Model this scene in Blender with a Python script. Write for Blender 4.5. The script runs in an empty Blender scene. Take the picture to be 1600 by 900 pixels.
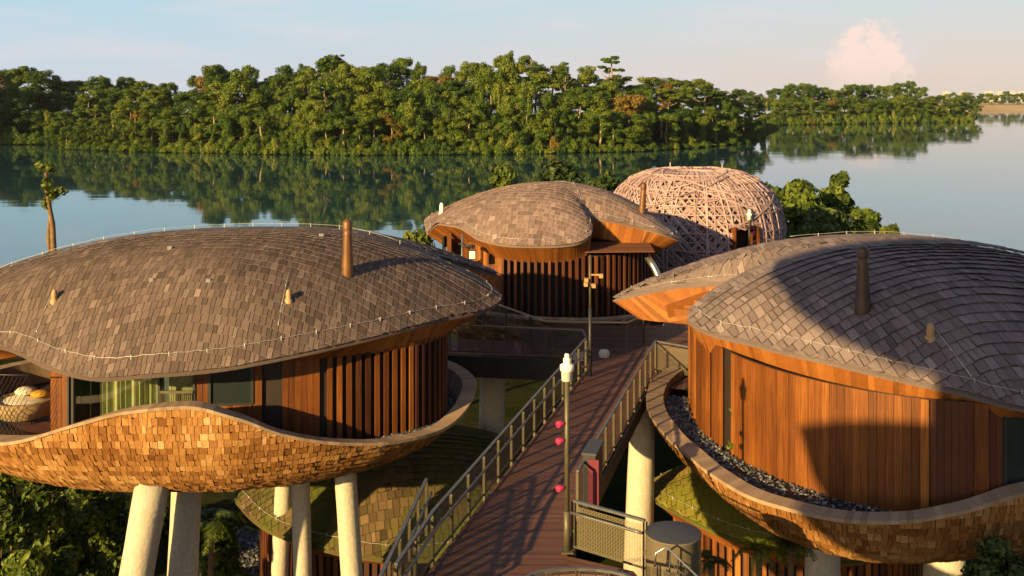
import bpy, math, random
import numpy as np
from mathutils import Vector, noise

random.seed(11)
C = bpy.context.scene.collection
S = bpy.context.scene
PI = math.pi
rnd = random.random
U = random.uniform

# ------------------------------------------------------------------ camera, sky, sun, exposure
EYE = 10.0            # camera height over the boardwalk (z = 0)
F = 1600.0
HOR = 148.0
cam = bpy.data.cameras.new("camera")
cam.lens = 36; cam.sensor_width = 36
cam.shift_y = -(450 - HOR) / 1600
cam.clip_start = 0.1; cam.clip_end = 60000
co = bpy.data.objects.new("camera", cam)
co.location = (0, 0, EYE); co.rotation_euler = (PI / 2, 0, 0)
C.objects.link(co); S.camera = co

SUN_EL = math.radians(15.5)
SUN_ROT = math.radians(220)
S.view_settings.view_transform = 'Standard'
S.view_settings.look = 'None'
S.view_settings.exposure = 1.12
S.view_settings.gamma = 1

w = bpy.data.worlds.new("World"); S.world = w; w.use_nodes = True
wn, wl = w.node_tree.nodes, w.node_tree.links
sky = wn.new('ShaderNodeTexSky'); sky.sky_type = 'NISHITA'; sky.sun_disc = False
sky.sun_elevation = SUN_EL; sky.sun_rotation = SUN_ROT
sky.air_density = 1.0; sky.dust_density = 1.0; sky.ozone_density = 1.5
bg = wn['Background']; bg.inputs[1].default_value = 0.052


def wnode(t, **k):
    n = wn.new(t)
    for a, v in k.items(): setattr(n, a, v)
    return n


def wmath(op, a, b=None):
    n = wnode('ShaderNodeMath', operation=op)
    for i, v in enumerate((a, b)):
        if v is None: continue
        if isinstance(v, (int, float)): n.inputs[i].default_value = v
        else: wl.new(v, n.inputs[i])
    return n.outputs[0]


def wsmooth(v, a, b):
    n = wnode('ShaderNodeMapRange', interpolation_type='SMOOTHSTEP')
    wl.new(v, n.inputs[0]); n.inputs[1].default_value = a; n.inputs[2].default_value = b
    return n.outputs[0]


tc = wnode('ShaderNodeTexCoord')
sx = wnode('ShaderNodeSeparateXYZ'); wl.new(tc.outputs['Generated'], sx.inputs[0])
az = wmath('ARCTAN2', sx.outputs[0], sx.outputs[1])     # 0 = +Y
el = wmath('ARCSINE', sx.outputs[2])
cb = wnode('ShaderNodeCombineXYZ')
wl.new(az, cb.inputs[0]); wl.new(el, cb.inputs[1])
# cumulus heap far over the reservoir
nz = wnode('ShaderNodeTexNoise'); nz.inputs['Scale'].default_value = 55; nz.inputs['Detail'].default_value = 10
nz.inputs['Roughness'].default_value = 0.58
wl.new(cb.outputs[0], nz.inputs['Vector'])
dx = wmath('DIVIDE', wmath('SUBTRACT', az, 0.336), 0.040)
dy = wmath('DIVIDE', wmath('SUBTRACT', el, 0.026), 0.044)
dd = wmath('ADD', wmath('MULTIPLY', dx, dx), wmath('MULTIPLY', dy, dy))
dens = wmath('SUBTRACT', wmath('ADD', 1.0, wmath('MULTIPLY', wmath('SUBTRACT', nz.outputs[0], 0.5), 3.3)), dd)
base = wsmooth(el, 0.0, 0.035)
cum = wmath('MULTIPLY', wsmooth(dens, -0.05, 0.75), wmath('ADD', 0.45, wmath('MULTIPLY', base, 0.5)))
# thin streaky cirrus
mp = wnode('ShaderNodeMapping'); mp.inputs['Scale'].default_value = (4, 26, 1)
wl.new(cb.outputs[0], mp.inputs[0])
nz2 = wnode('ShaderNodeTexNoise'); nz2.inputs['Scale'].default_value = 1.6; nz2.inputs['Detail'].default_value = 5
wl.new(mp.outputs[0], nz2.inputs['Vector'])
cir = wmath('MULTIPLY', wsmooth(nz2.outputs[0], 0.44, 0.70), 0.5)
mx = wnode('ShaderNodeMixRGB', blend_type='MULTIPLY'); mx.inputs[0].default_value = 1
# pale moist air low over the reservoir: lavender to the left, peach to the right
def hcol(lo, hi):
    r_ = wnode('ShaderNodeValToRGB'); e_ = r_.color_ramp.elements
    e_[0].position = 0.02; e_[0].color = (*lo, 1); e_[1].position = 0.095; e_[1].color = (*hi, 1); wl.new(el, r_.inputs[0]); return r_.outputs[0]
hl, hr = hcol((5.47, 6.09, 6.83), (4.24, 6.21, 7.07)), hcol((7.26, 5.97, 5.10), (5.84, 6.58, 6.64))
hm = wnode('ShaderNodeMixRGB'); wl.new(wsmooth(az, -0.45, 0.55), hm.inputs[0]); wl.new(hl, hm.inputs[1]); wl.new(hr, hm.inputs[2])
wl.new(wmath('MULTIPLY', wmath('SUBTRACT', 1.0, wsmooth(el, 0.09, 0.45)), wsmooth(sx.outputs[1], -0.3, 0.5)), mx.inputs[0])
mx.blend_type = 'MIX'
wl.new(sky.outputs[0], mx.inputs[1]); wl.new(hm.outputs[0], mx.inputs[2])
m1 = wnode('ShaderNodeMixRGB'); wl.new(cir, m1.inputs[0]); wl.new(mx.outputs[0], m1.inputs[1]); m1.inputs[2].default_value = (6.8, 6.4, 6.7, 1)
m2 = wnode('ShaderNodeMixRGB'); wl.new(cum, m2.inputs[0]); wl.new(m1.outputs[0], m2.inputs[1]); m2.inputs[2].default_value = (8.9, 6.9, 6.05, 1)
wl.new(m2.outputs[0], bg.inputs[0])

sl = bpy.data.lights.new("sun", 'SUN'); sl.energy = 5.0; sl.angle = math.radians(0.6); sl.color = (1.0, 0.69, 0.27)
so = bpy.data.objects.new("sun", sl); C.objects.link(so)
sd = Vector((math.sin(SUN_ROT) * math.cos(SUN_EL), math.cos(SUN_ROT) * math.cos(SUN_EL), math.sin(SUN_EL)))
SUN_D2 = (math.sin(SUN_ROT), math.cos(SUN_ROT))
so.rotation_euler = sd.to_track_quat('Z', 'Y').to_euler(); so.location = sd * 100


# ------------------------------------------------------------------ helpers
def P(px, py, Y):
    return Vector(((px - 800) * Y / F, Y, EYE - (py - HOR) * Y / F))


class MB:
    def __init__(s): s.v = []; s.f = []; s.t = []; s.uv = []; s.smooth = []

    def add(s, verts, faces, tint=0.5, uvs=None, smooth=False):
        o = len(s.v); s.v.extend([tuple(q) for q in verts])
        for i, f in enumerate(faces):
            s.f.append(tuple(j + o for j in f)); s.t.append(tint)
            s.smooth.append(smooth)
            s.uv.append(uvs[i] if uvs else None)

    def quad(s, a, b, c, d, tint=0.5, uv=None): s.add((a, b, c, d), ((0, 1, 2, 3),), tint, [uv] if uv else None)

    def box(s, c, size, rz=0, tint=0.5):
        hx, hy, hz = size[0] / 2, size[1] / 2, size[2] / 2
        cs, sn = math.cos(rz), math.sin(rz)
        vs = []
        for z in (-hz, hz):
            for x, y in ((-hx, -hy), (hx, -hy), (hx, hy), (-hx, hy)):
                vs.append((c[0] + x * cs - y * sn, c[1] + x * sn + y * cs, c[2] + z))
        s.add(vs, ((0, 3, 2, 1), (4, 5, 6, 7), (0, 1, 5, 4), (1, 2, 6, 5), (2, 3, 7, 6), (3, 0, 4, 7)), tint)

    def bar(s, p, q, wd, ht, up=(0, 0, 1), tint=0.5):
        p, q = Vector(p), Vector(q); d = (q - p).normalized()
        sd_ = d.cross(Vector(up))
        if sd_.length < 1e-4: sd_ = Vector((1, 0, 0))
        sd_.normalize(); u = sd_.cross(d)
        vs = []
        for e in (p, q):
            for a, b in ((-1, -1), (1, -1), (1, 1), (-1, 1)): vs.append(e + sd_ * a * wd / 2 + u * b * ht / 2)
        s.add(vs, ((0, 3, 2, 1), (4, 5, 6, 7), (0, 1, 5, 4), (1, 2, 6, 5), (2, 3, 7, 6), (3, 0, 4, 7)), tint)

    def tube(s, pts, r, n=8, closed=False, caps=True, tint=0.5):
        pts = [Vector(p) for p in pts]; N = len(pts); vs = []
        rs = r if isinstance(r, (list, tuple)) else [r] * N
        pu = None
        for i, p in enumerate(pts):
            a = pts[i - 1] if (i or closed) else p
            b = pts[(i + 1) % N] if (i < N - 1 or closed) else p
            d = (b - a).normalized()
            if pu is None:
                pu = d.cross(Vector((0, 0, 1)))
                if pu.length < 1e-3: pu = d.cross(Vector((0, 1, 0)))
            pu = (pu - d * pu.dot(d)).normalized(); v2 = d.cross(pu)
            for k in range(n):
                t = 2 * PI * k / n
                vs.append(p + (pu * math.cos(t) + v2 * math.sin(t)) * rs[i])
        fs = []
        for i in range(N if closed else N - 1):
            j = (i + 1) % N
            for k in range(n):
                k2 = (k + 1) % n
                fs.append((i * n + k, i * n + k2, j * n + k2, j * n + k))
        s.add(vs, fs, tint, smooth=True)
        if caps and not closed:
            o = len(s.v) - N * n
            s.f.append(tuple(o + k for k in range(n))[::-1]); s.t.append(tint); s.uv.append(None); s.smooth.append(False)
            s.f.append(tuple(o + (N - 1) * n + k for k in range(n))); s.t.append(tint); s.uv.append(None); s.smooth.append(False)

    def lathe(s, c, prof, n=24, tint=0.5, smooth=True):
        vs = []
        for r, z in prof:
            for k in range(n):
                t = 2 * PI * k / n; vs.append((c[0] + r * math.cos(t), c[1] + r * math.sin(t), c[2] + z))
        fs = []
        for i in range(len(prof) - 1):
            for k in range(n):
                k2 = (k + 1) % n; fs.append((i * n + k, i * n + k2, (i + 1) * n + k2, (i + 1) * n + k))
        s.add(vs, fs, tint, smooth=smooth)

    def mesh(s, name, m, off=(0, 0, 0)):
        me = bpy.data.meshes.new(name)
        ox, oy, oz = off
        me.from_pydata([(a - ox, b - oy, c - oz) for a, b, c in s.v], [], s.f)
        at = me.attributes.new('tint', 'FLOAT', 'FACE'); at.data.foreach_set('value', s.t)
        me.polygons.foreach_set('use_smooth', s.smooth)
        if any(u is not None for u in s.uv):
            uvl = me.uv_layers.new(name='UVMap'); li = 0
            for f, u in zip(s.f, s.uv):
                for k in range(len(f)):
                    if u is not None: uvl.data[li].uv = u[k]
                    li += 1
        for mm in (m if isinstance(m, (list, tuple)) else [m]): me.materials.append(mm)
        me.update()
        return me


def root_loc(o):
    v = Vector(o.location)
    while o.parent: o = o.parent; v += o.location
    return v


def thing(name, label, cat, loc=(0, 0, 0), group=None):
    o = bpy.data.objects.new(name, None); C.objects.link(o); o.location = loc
    o.empty_display_size = 0.3
    o['label'] = label; o['category'] = cat
    if group: o['group'] = group
    return o


def part(name, mb, m, parent, label=None):
    off = root_loc(parent)
    o = bpy.data.objects.new(name, mb.mesh(name, m, off)); C.objects.link(o); o.parent = parent
    if label: o['label'] = label
    return o


def single(name, mb, m, label, cat, loc=(0, 0, 0), group=None):
    o = bpy.data.objects.new(name, mb.mesh(name, m, loc)); C.objects.link(o); o.location = loc
    o['label'] = label; o['category'] = cat
    if group: o['group'] = group
    return o


def struct(name, mb, m, kind='structure', label=None, cat=None):
    o = bpy.data.objects.new(name, mb.mesh(name, m)); C.objects.link(o); o['kind'] = kind
    if label: o['label'] = label
    if cat: o['category'] = cat
    return o


def copy_tree(o, parent=None):
    c = o.copy(); C.objects.link(c); c.parent = parent
    for ch in list(o.children): copy_tree(ch, c)
    return c


# ------------------------------------------------------------------ materials
class NT:
    def __init__(s, name):
        s.m = bpy.data.materials.new(name); s.m.use_nodes = True
        s.n = s.m.node_tree.nodes; s.l = s.m.node_tree.links
        s.b = s.n['Principled BSDF']; s.out = s.n['Material Output']

    def node(s, t, **k):
        n = s.n.new(t)
        for a, v in k.items(): setattr(n, a, v)
        return n

    def put(s, v, sock):
        if hasattr(v, 'links') or hasattr(v, 'is_output'): s.l.new(v, sock)
        else: sock.default_value = v

    def math(s, op, a, b=None, clamp=False):
        n = s.node('ShaderNodeMath', operation=op); n.use_clamp = clamp
        s.put(a, n.inputs[0])
        if b is not None: s.put(b, n.inputs[1])
        return n.outputs[0]

    def noise(s, scale, detail=4, vec=None, sc=None, rough=0.55):
        if vec is None: vec = s.node('ShaderNodeTexCoord').outputs['Object']
        if sc:
            mp = s.node('ShaderNodeMapping'); mp.inputs['Scale'].default_value = sc; s.l.new(vec, mp.inputs[0]); vec = mp.outputs[0]
        n = s.node('ShaderNodeTexNoise'); n.inputs['Scale'].default_value = scale; n.inputs['Detail'].default_value = detail
        n.inputs['Roughness'].default_value = rough
        s.l.new(vec, n.inputs['Vector']); return n.outputs[0]

    def attr(s, name='tint'): return s.node('ShaderNodeAttribute', attribute_name=name).outputs['Fac']

    def ramp(s, v, stops):
        r = s.node('ShaderNodeValToRGB'); e = r.color_ramp.elements
        while len(e) < len(stops): e.new(0.5)
        for i, (p, c) in enumerate(stops): e[i].position = p; e[i].color = (*c, 1)
        s.l.new(v, r.inputs[0]); return r.outputs[0]

    def mix(s, f, a, b, mode='MIX'):
        n = s.node('ShaderNodeMixRGB', blend_type=mode)
        s.put(f, n.inputs[0])
        for v, i in ((a, 1), (b, 2)):
            if isinstance(v, tuple): n.inputs[i].default_value = (*v, 1)
            else: s.l.new(v, n.inputs[i])
        return n.outputs[0]

    def bump(s, h, st=0.3, dist=0.02):
        b = s.node('ShaderNodeBump'); b.inputs['Strength'].default_value = st; b.inputs['Distance'].default_value = dist
        s.l.new(h, b.inputs['Height']); s.l.new(b.outputs[0], s.b.inputs['Normal'])

    def color(s, c):
        if isinstance(c, tuple): s.b.inputs['Base Color'].default_value = (*c, 1)
        else: s.l.new(c, s.b.inputs['Base Color'])

    def rough(s, r): s.put(r, s.b.inputs['Roughness'])


def m_plain(name, c, rough=0.6, metal=0.0, var=0.18, scale=6):
    t = NT(name); n = t.noise(scale, 5)
    f = t.ramp(n, ((0.3, tuple(x * (1 - var) for x in c)), (0.7, tuple(min(1, x * (1 + var)) for x in c))))
    t.color(f); t.rough(rough); t.b.inputs['Metallic'].default_value = metal
    return t.m


def m_shingle(name, stops, streak=0.35, moss=None, rough=0.85):
    t = NT(name)
    a = t.attr(); st = t.noise(7, 4, sc=(5, 5, 0.9)); big = t.noise(0.35, 4)
    v = t.math('ADD', a, t.math('MULTIPLY', t.math('SUBTRACT', st, 0.5), streak))
    v = t.math('ADD', v, t.math('MULTIPLY', t.math('SUBTRACT', big, 0.5), 0.5))
    col = t.ramp(v, stops)
    if moss:
        mm = t.noise(0.5, 6)
        col = t.mix(t.ramp(mm, ((moss[1], (0, 0, 0)), (moss[1] + 0.16, (1, 1, 1)))), col, moss[0])
    t.color(col); t.rough(rough); t.b.inputs['Specular IOR Level'].default_value = 0.25
    t.bump(st, 0.35, 0.02)
    return t.m


M = {}
M['roof'] = m_shingle('weathered_shingle', ((0.02, (0.050, 0.036, 0.032)), (0.35, (0.098, 0.070, 0.062)), (0.6, (0.142, 0.102, 0.090)), (1.0, (0.27, 0.20, 0.18))), streak=0.7)
M['roof_grey'] = m_shingle('grey_shingle', ((0.02, (0.080, 0.060, 0.060)), (0.35, (0.140, 0.106, 0.106)), (0.6, (0.195, 0.150, 0.150)), (1.0, (0.35, 0.275, 0.265))), streak=0.7)
M['roof_mid'] = m_shingle('pale_shingle', ((0.05, (0.11, 0.077, 0.068)), (0.4, (0.20, 0.138, 0.122)), (0.65, (0.27, 0.192, 0.172)), (0.95, (0.40, 0.295, 0.265))))
M['hull'] = m_shingle('golden_shingle', ((0.05, (0.080, 0.030, 0.008)), (0.35, (0.20, 0.082, 0.020)), (0.62, (0.36, 0.175, 0.055)), (0.97, (0.62, 0.42, 0.22))), streak=0.65)
M['moss'] = m_shingle('mossy_shingle', ((0.05, (0.045, 0.030, 0.014)), (0.4, (0.105, 0.070, 0.033)), (0.7, (0.16, 0.105, 0.05)), (0.97, (0.26, 0.175, 0.09))), moss=((0.085, 0.092, 0.015), 0.40))

M['moss_lit'] = m_shingle('sunlit_mossy_shingle', ((0.05, (0.07, 0.048, 0.015)), (0.4, (0.19, 0.13, 0.04)), (0.7, (0.29, 0.20, 0.06)), (0.97, (0.42, 0.29, 0.11))), moss=((0.20, 0.19, 0.025), 0.44))  # brighter copy of the mossy shingle, sunlight put into its colour


def m_boards(name, stops, sc=(14, 14, 0.30), rough=0.6, wear=0.5):
    t = NT(name); a = t.attr(); g = t.noise(3, 5, sc=sc); b = t.noise(0.6, 4)
    v = t.math('ADD', a, t.math('MULTIPLY', t.math('SUBTRACT', g, 0.5), wear))
    v = t.math('ADD', v, t.math('MULTIPLY', t.math('SUBTRACT', b, 0.5), 0.55))
    t.color(t.ramp(v, stops)); t.rough(rough); t.bump(g, 0.2, 0.01)
    t.b.inputs['Specular IOR Level'].default_value = 0.3
    return t.m


M['clad'] = m_boards('orange_timber', ((0.0, (0.028, 0.008, 0.002)), (0.4, (0.105, 0.031, 0.005)), (0.62, (0.165, 0.051, 0.008)), (1.0, (0.33, 0.122, 0.022))), wear=1.1)
M['soffit'] = m_boards('soffit_timber', ((0.0, (0.12, 0.038, 0.008)), (0.5, (0.25, 0.085, 0.017)), (1.0, (0.38, 0.145, 0.033))), sc=(5, 5, 2))
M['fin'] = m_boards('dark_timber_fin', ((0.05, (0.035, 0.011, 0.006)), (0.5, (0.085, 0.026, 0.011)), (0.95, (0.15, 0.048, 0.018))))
M['dark'] = m_plain('dark_recess_wood', (0.018, 0.010, 0.007), 0.7)
M['rim'] = m_boards('weathered_coping', ((0.05, (0.19, 0.125, 0.08)), (0.5, (0.30, 0.205, 0.135)), (0.95, (0.42, 0.30, 0.20))), sc=(9, 9, 9), rough=0.75)
M['deck'] = m_boards('boardwalk_plank', ((0.05, (0.065, 0.028, 0.019)), (0.5, (0.115, 0.050, 0.034)), (0.95, (0.165, 0.078, 0.053))), sc=(1, 14, 1), rough=0.6)
M['metal'] = m_plain('grey_rail_metal', (0.16, 0.155, 0.15), 0.42, 0.6)
M['bronze'] = m_plain('olive_post_metal', (0.10, 0.085, 0.05), 0.5, 0.3)
M['steel'] = m_plain('stainless_steel', (0.5, 0.48, 0.45), 0.3, 0.9)
M['wire'] = m_plain('silver_conductor', (0.45, 0.44, 0.42), 0.4, 0.3)
M['darkmetal'] = m_plain('charcoal_metal', (0.03, 0.03, 0.032), 0.5, 0.2)
M['rust'] = m_plain('brown_flue_metal', (0.14, 0.062, 0.022), 0.5, 0.25, 0.3, 3)
M['flue_dark'] = m_plain('dark_brown_flue', (0.075, 0.042, 0.028), 0.5, 0.2, 0.3, 3)
M['white'] = m_plain('white_plastic', (0.80, 0.78, 0.74), 0.4, 0, 0.05)
M['red'] = m_plain('pink_red_plastic', (0.48, 0.03, 0.10), 0.35, 0, 0.1)
M['pink'] = m_plain('magenta_panel', (0.13, 0.008, 0.03), 0.6, 0, 0.1)
M['sand'] = m_plain('sand_vent_metal', (0.40, 0.24, 0.11), 0.6, 0, 0.15)
M['drum'] = m_plain('taupe_painted_steel', (0.20, 0.165, 0.115), 0.5, 0.0, 0.1)
M['drumtop'] = m_plain('slate_drum_lid', (0.045, 0.047, 0.056), 0.6, 0, 0.1)
M['cushion'] = m_plain('cream_cushion', (0.72, 0.66, 0.56), 0.9, 0, 0.06)
M['yellow'] = m_plain('mustard_cushion', (0.55, 0.30, 0.03), 0.9, 0, 0.1)
M['wicker'] = m_plain('woven_wicker', (0.30, 0.20, 0.10), 0.8, 0, 0.35, 30)
M['lattice'] = m_boards('bleached_lattice_wood', ((0.05, (0.22, 0.145, 0.145)), (0.5, (0.37, 0.255, 0.26)), (0.95, (0.52, 0.39, 0.40))), sc=(4, 4, 4), rough=0.8)
M['brownpanel'] = m_boards('brown_roof_board', ((0.05, (0.06, 0.025, 0.014)), (0.5, (0.11, 0.042, 0.02)), (0.95, (0.15, 0.06, 0.03))), sc=(1, 14, 14))
M['build'] = m_plain('pale_concrete', (0.42, 0.40, 0.39), 0.8, 0, 0.06)
M['earth'] = m_plain('red_earth_bank', (0.28, 0.15, 0.07), 0.9, 0, 0.3, 0.05)
M['bank'] = m_plain('tan_embankment', (0.40, 0.28, 0.15), 0.9, 0, 0.2, 0.02)
M['bark'] = m_plain('pale_bark', (0.26, 0.20, 0.13), 0.85, 0, 0.35, 1.5)
M['barkdark'] = m_plain('brown_bark', (0.17, 0.10, 0.045), 0.85, 0, 0.4, 2.5)

t = NT('board_marked_concrete')
g = t.noise(4, 6, sc=(6, 6, 0.5)); n2 = t.noise(9, 6)
t.color(t.mix(0.4, t.ramp(g, ((0.25, (0.37, 0.32, 0.25)), (0.75, (0.57, 0.51, 0.42)))), t.ramp(n2, ((0.3, (0.33, 0.285, 0.22)), (0.7, (0.60, 0.54, 0.45))))))
t.rough(0.85); t.bump(n2, 0.5, 0.03); M['concrete'] = t.m

t = NT('river_pebble'); t.color(t.ramp(t.attr(), ((0, (0.035, 0.038, 0.045)), (0.6, (0.12, 0.125, 0.135)), (1, (0.40, 0.38, 0.35))))); t.rough(0.75); M['pebble'] = t.m

# perforated railing infill
t = NT('woven_mesh_infill')
uv = t.node('ShaderNodeTexCoord').outputs['UV']; sp = t.node('ShaderNodeSeparateXYZ'); t.l.new(uv, sp.inputs[0])
fu = t.math('LESS_THAN', t.math('FRACT', t.math('MULTIPLY', sp.outputs[0], 16)), 0.10)
fv = t.math('LESS_THAN', t.math('FRACT', t.math('MULTIPLY', sp.outputs[1], 28)), 0.38)
op = t.math('MAXIMUM', fu, fv)
t.color((0.20, 0.17, 0.10)); t.rough(0.5); t.b.inputs['Metallic'].default_value = 0.2
t.l.new(op, t.b.inputs['Alpha']); M['infill'] = t.m
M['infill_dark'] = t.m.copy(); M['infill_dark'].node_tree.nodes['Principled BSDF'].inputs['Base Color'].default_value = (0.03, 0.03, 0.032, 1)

t = NT('window_glass'); t.color((0.02, 0.028, 0.03)); t.rough(0.04); t.b.inputs['Specular IOR Level'].default_value = 0.8; M['glass'] = t.m
t = NT('clear_glass'); t.color((1, 1, 1)); t.rough(0.02)
tr = t.node('ShaderNodeBsdfTransparent'); tr.inputs[0].default_value = (0.97, 0.98, 0.97, 1)
gl = t.node('ShaderNodeBsdfGlossy'); gl.inputs['Roughness'].default_value = 0.02
fr = t.node('ShaderNodeFresnel'); fr.inputs[0].default_value = 1.5
ms = t.node('ShaderNodeMixShader'); t.l.new(fr.outputs[0], ms.inputs[0]); t.l.new(tr.outputs[0], ms.inputs[1]); t.l.new(gl.outputs[0], ms.inputs[2])
t.l.new(ms.outputs[0], t.out.inputs[0]); M['clearglass'] = t.m
t = NT('green_curtain'); g = t.noise(5, 3)
t.color(t.ramp(g, ((0.3, (0.22, 0.25, 0.12)), (0.7, (0.32, 0.34, 0.18))))); t.rough(0.9); M['curtain'] = t.m
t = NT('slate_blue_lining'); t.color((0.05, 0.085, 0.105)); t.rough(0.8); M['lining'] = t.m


def m_leaf(name, stops, trans=0.28, objvar=0.5):
    t = NT(name)
    a = t.attr(); oi = t.node('ShaderNodeObjectInfo').outputs['Random']
    v = t.math('ADD', t.math('MULTIPLY', a, 1 - objvar), t.math('MULTIPLY', oi, objvar))
    c = t.ramp(v, stops)
    t.color(c); t.rough(0.55); t.b.inputs['Specular IOR Level'].default_value = 0.25
    tl = t.node('ShaderNodeBsdfTranslucent'); t.l.new(t.mix(1.0, c, (1.0, 1.0, 0.5), 'MULTIPLY'), tl.inputs[0])
    ms = t.node('ShaderNodeMixShader'); ms.inputs[0].default_value = trans
    t.l.new(t.b.outputs[0], ms.inputs[1]); t.l.new(tl.outputs[0], ms.inputs[2]); t.l.new(ms.outputs[0], t.out.inputs[0])
    return t.m


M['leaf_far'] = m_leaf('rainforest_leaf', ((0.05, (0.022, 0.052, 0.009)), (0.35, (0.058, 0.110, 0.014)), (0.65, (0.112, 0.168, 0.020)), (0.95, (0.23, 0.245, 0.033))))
M['leaf_gold'] = m_leaf('yellowing_leaf', ((0.05, (0.11, 0.095, 0.015)), (0.5, (0.20, 0.14, 0.025)), (0.95, (0.30, 0.19, 0.04))))
M['leaf_near'] = m_leaf('glossy_shrub_leaf', ((0.05, (0.018, 0.032, 0.007)), (0.5, (0.06, 0.095, 0.016)), (0.95, (0.15, 0.19, 0.03))), 0.3, 0.25)
M['leaf_mid'] = m_leaf('broad_leaf', ((0.05, (0.026, 0.045, 0.008)), (0.5, (0.085, 0.13, 0.018)), (0.95, (0.20, 0.24, 0.035))), 0.32, 0.15)
M['leaf_bright'] = m_leaf('bright_shrub_leaf', ((0.05, (0.05, 0.075, 0.012)), (0.5, (0.12, 0.16, 0.022)), (0.95, (0.24, 0.27, 0.045))), 0.35, 0.2)
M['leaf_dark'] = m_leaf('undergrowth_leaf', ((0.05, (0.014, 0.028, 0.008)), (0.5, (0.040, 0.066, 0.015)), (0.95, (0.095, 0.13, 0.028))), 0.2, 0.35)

t = NT('forest_floor'); n = t.noise(0.25, 8); n2 = t.noise(0.02, 4)
t.color(t.mix(t.ramp(n2, ((0.45, (0, 0, 0)), (0.6, (1, 1, 1)))), t.ramp(n, ((0.3, (0.012, 0.015, 0.006)), (0.7, (0.035, 0.036, 0.015)))), t.ramp(n, ((0.3, (0.016, 0.026, 0.006)), (0.7, (0.038, 0.052, 0.012))))))
t.rough(0.95); t.b.inputs['Specular IOR Level'].default_value = 0.0; t.bump(n, 0.6, 0.5); M['ground'] = t.m

t = NT('reservoir_water')
geo = t.node('ShaderNodeNewGeometry').outputs['Position']
r1 = t.noise(1.0, 3, vec=geo, sc=(0.35, 0.9, 1)); r2 = t.noise(1.0, 2, vec=geo, sc=(0.05, 0.10, 1))
patch = t.noise(1.0, 3, vec=geo, sc=(0.006, 0.022, 1))
pm = t.ramp(patch, ((0.52, (0.12, 0.12, 0.12)), (0.66, (1, 1, 1))))
h = t.math('ADD', t.math('MULTIPLY', r1, t.math('MULTIPLY', pm, 0.05)), t.math('MULTIPLY', r2, 0.12))
bp = t.node('ShaderNodeBump'); bp.inputs['Strength'].default_value = 0.5; bp.inputs['Distance'].default_value = 0.35
t.l.new(h, bp.inputs['Height'])
t.l.new(bp.outputs[0], t.b.inputs['Normal'])
t.color((0.011, 0.046, 0.060)); t.rough(0.03); t.b.inputs['IOR'].default_value = 1.85; t.b.inputs['Specular IOR Level'].default_value = 0.9
M['water'] = t.m


# ------------------------------------------------------------------ ground, water
def sstep(a, b, x):
    t_ = min(1, max(0, (x - a) / (b - a))); return t_ * t_ * (3 - 2 * t_)


WATER = -10.0


def ground_z(x, y):
    z = -8.0 + 0.5 * noise.noise((x * 0.12, y * 0.12, 0.3))
    edge = 88 + 6 * noise.noise((x * 0.03, 2.1, 0)) - 0.10 * abs(x + 6)
    z = z + (-14.5 - z) * sstep(edge - 12, edge + 14, y)
    return z


mb = MB()
xs = np.concatenate([np.linspace(-400, -60, 15)[:-1], np.linspace(-60, 60, 81), np.linspace(60, 400, 15)[1:]])
ys = np.concatenate([np.linspace(-120, 0, 10)[:-1], np.linspace(0, 120, 81)])
vs = [(x, y, ground_z(x, y)) for y in ys for x in xs]
W_ = len(xs)
mb.add(vs, [(j * W_ + i, j * W_ + i + 1, (j + 1) * W_ + i + 1, (j + 1) * W_ + i) for j in range(len(ys) - 1) for i in range(W_ - 1)], smooth=True)
struct('ground', mb, M['ground'])
mb = MB(); mb.quad((-30000, 60, WATER), (30000, 60, WATER), (30000, 30000, WATER), (-30000, 30000, WATER))
struct('water', mb, M['water'])


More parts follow.
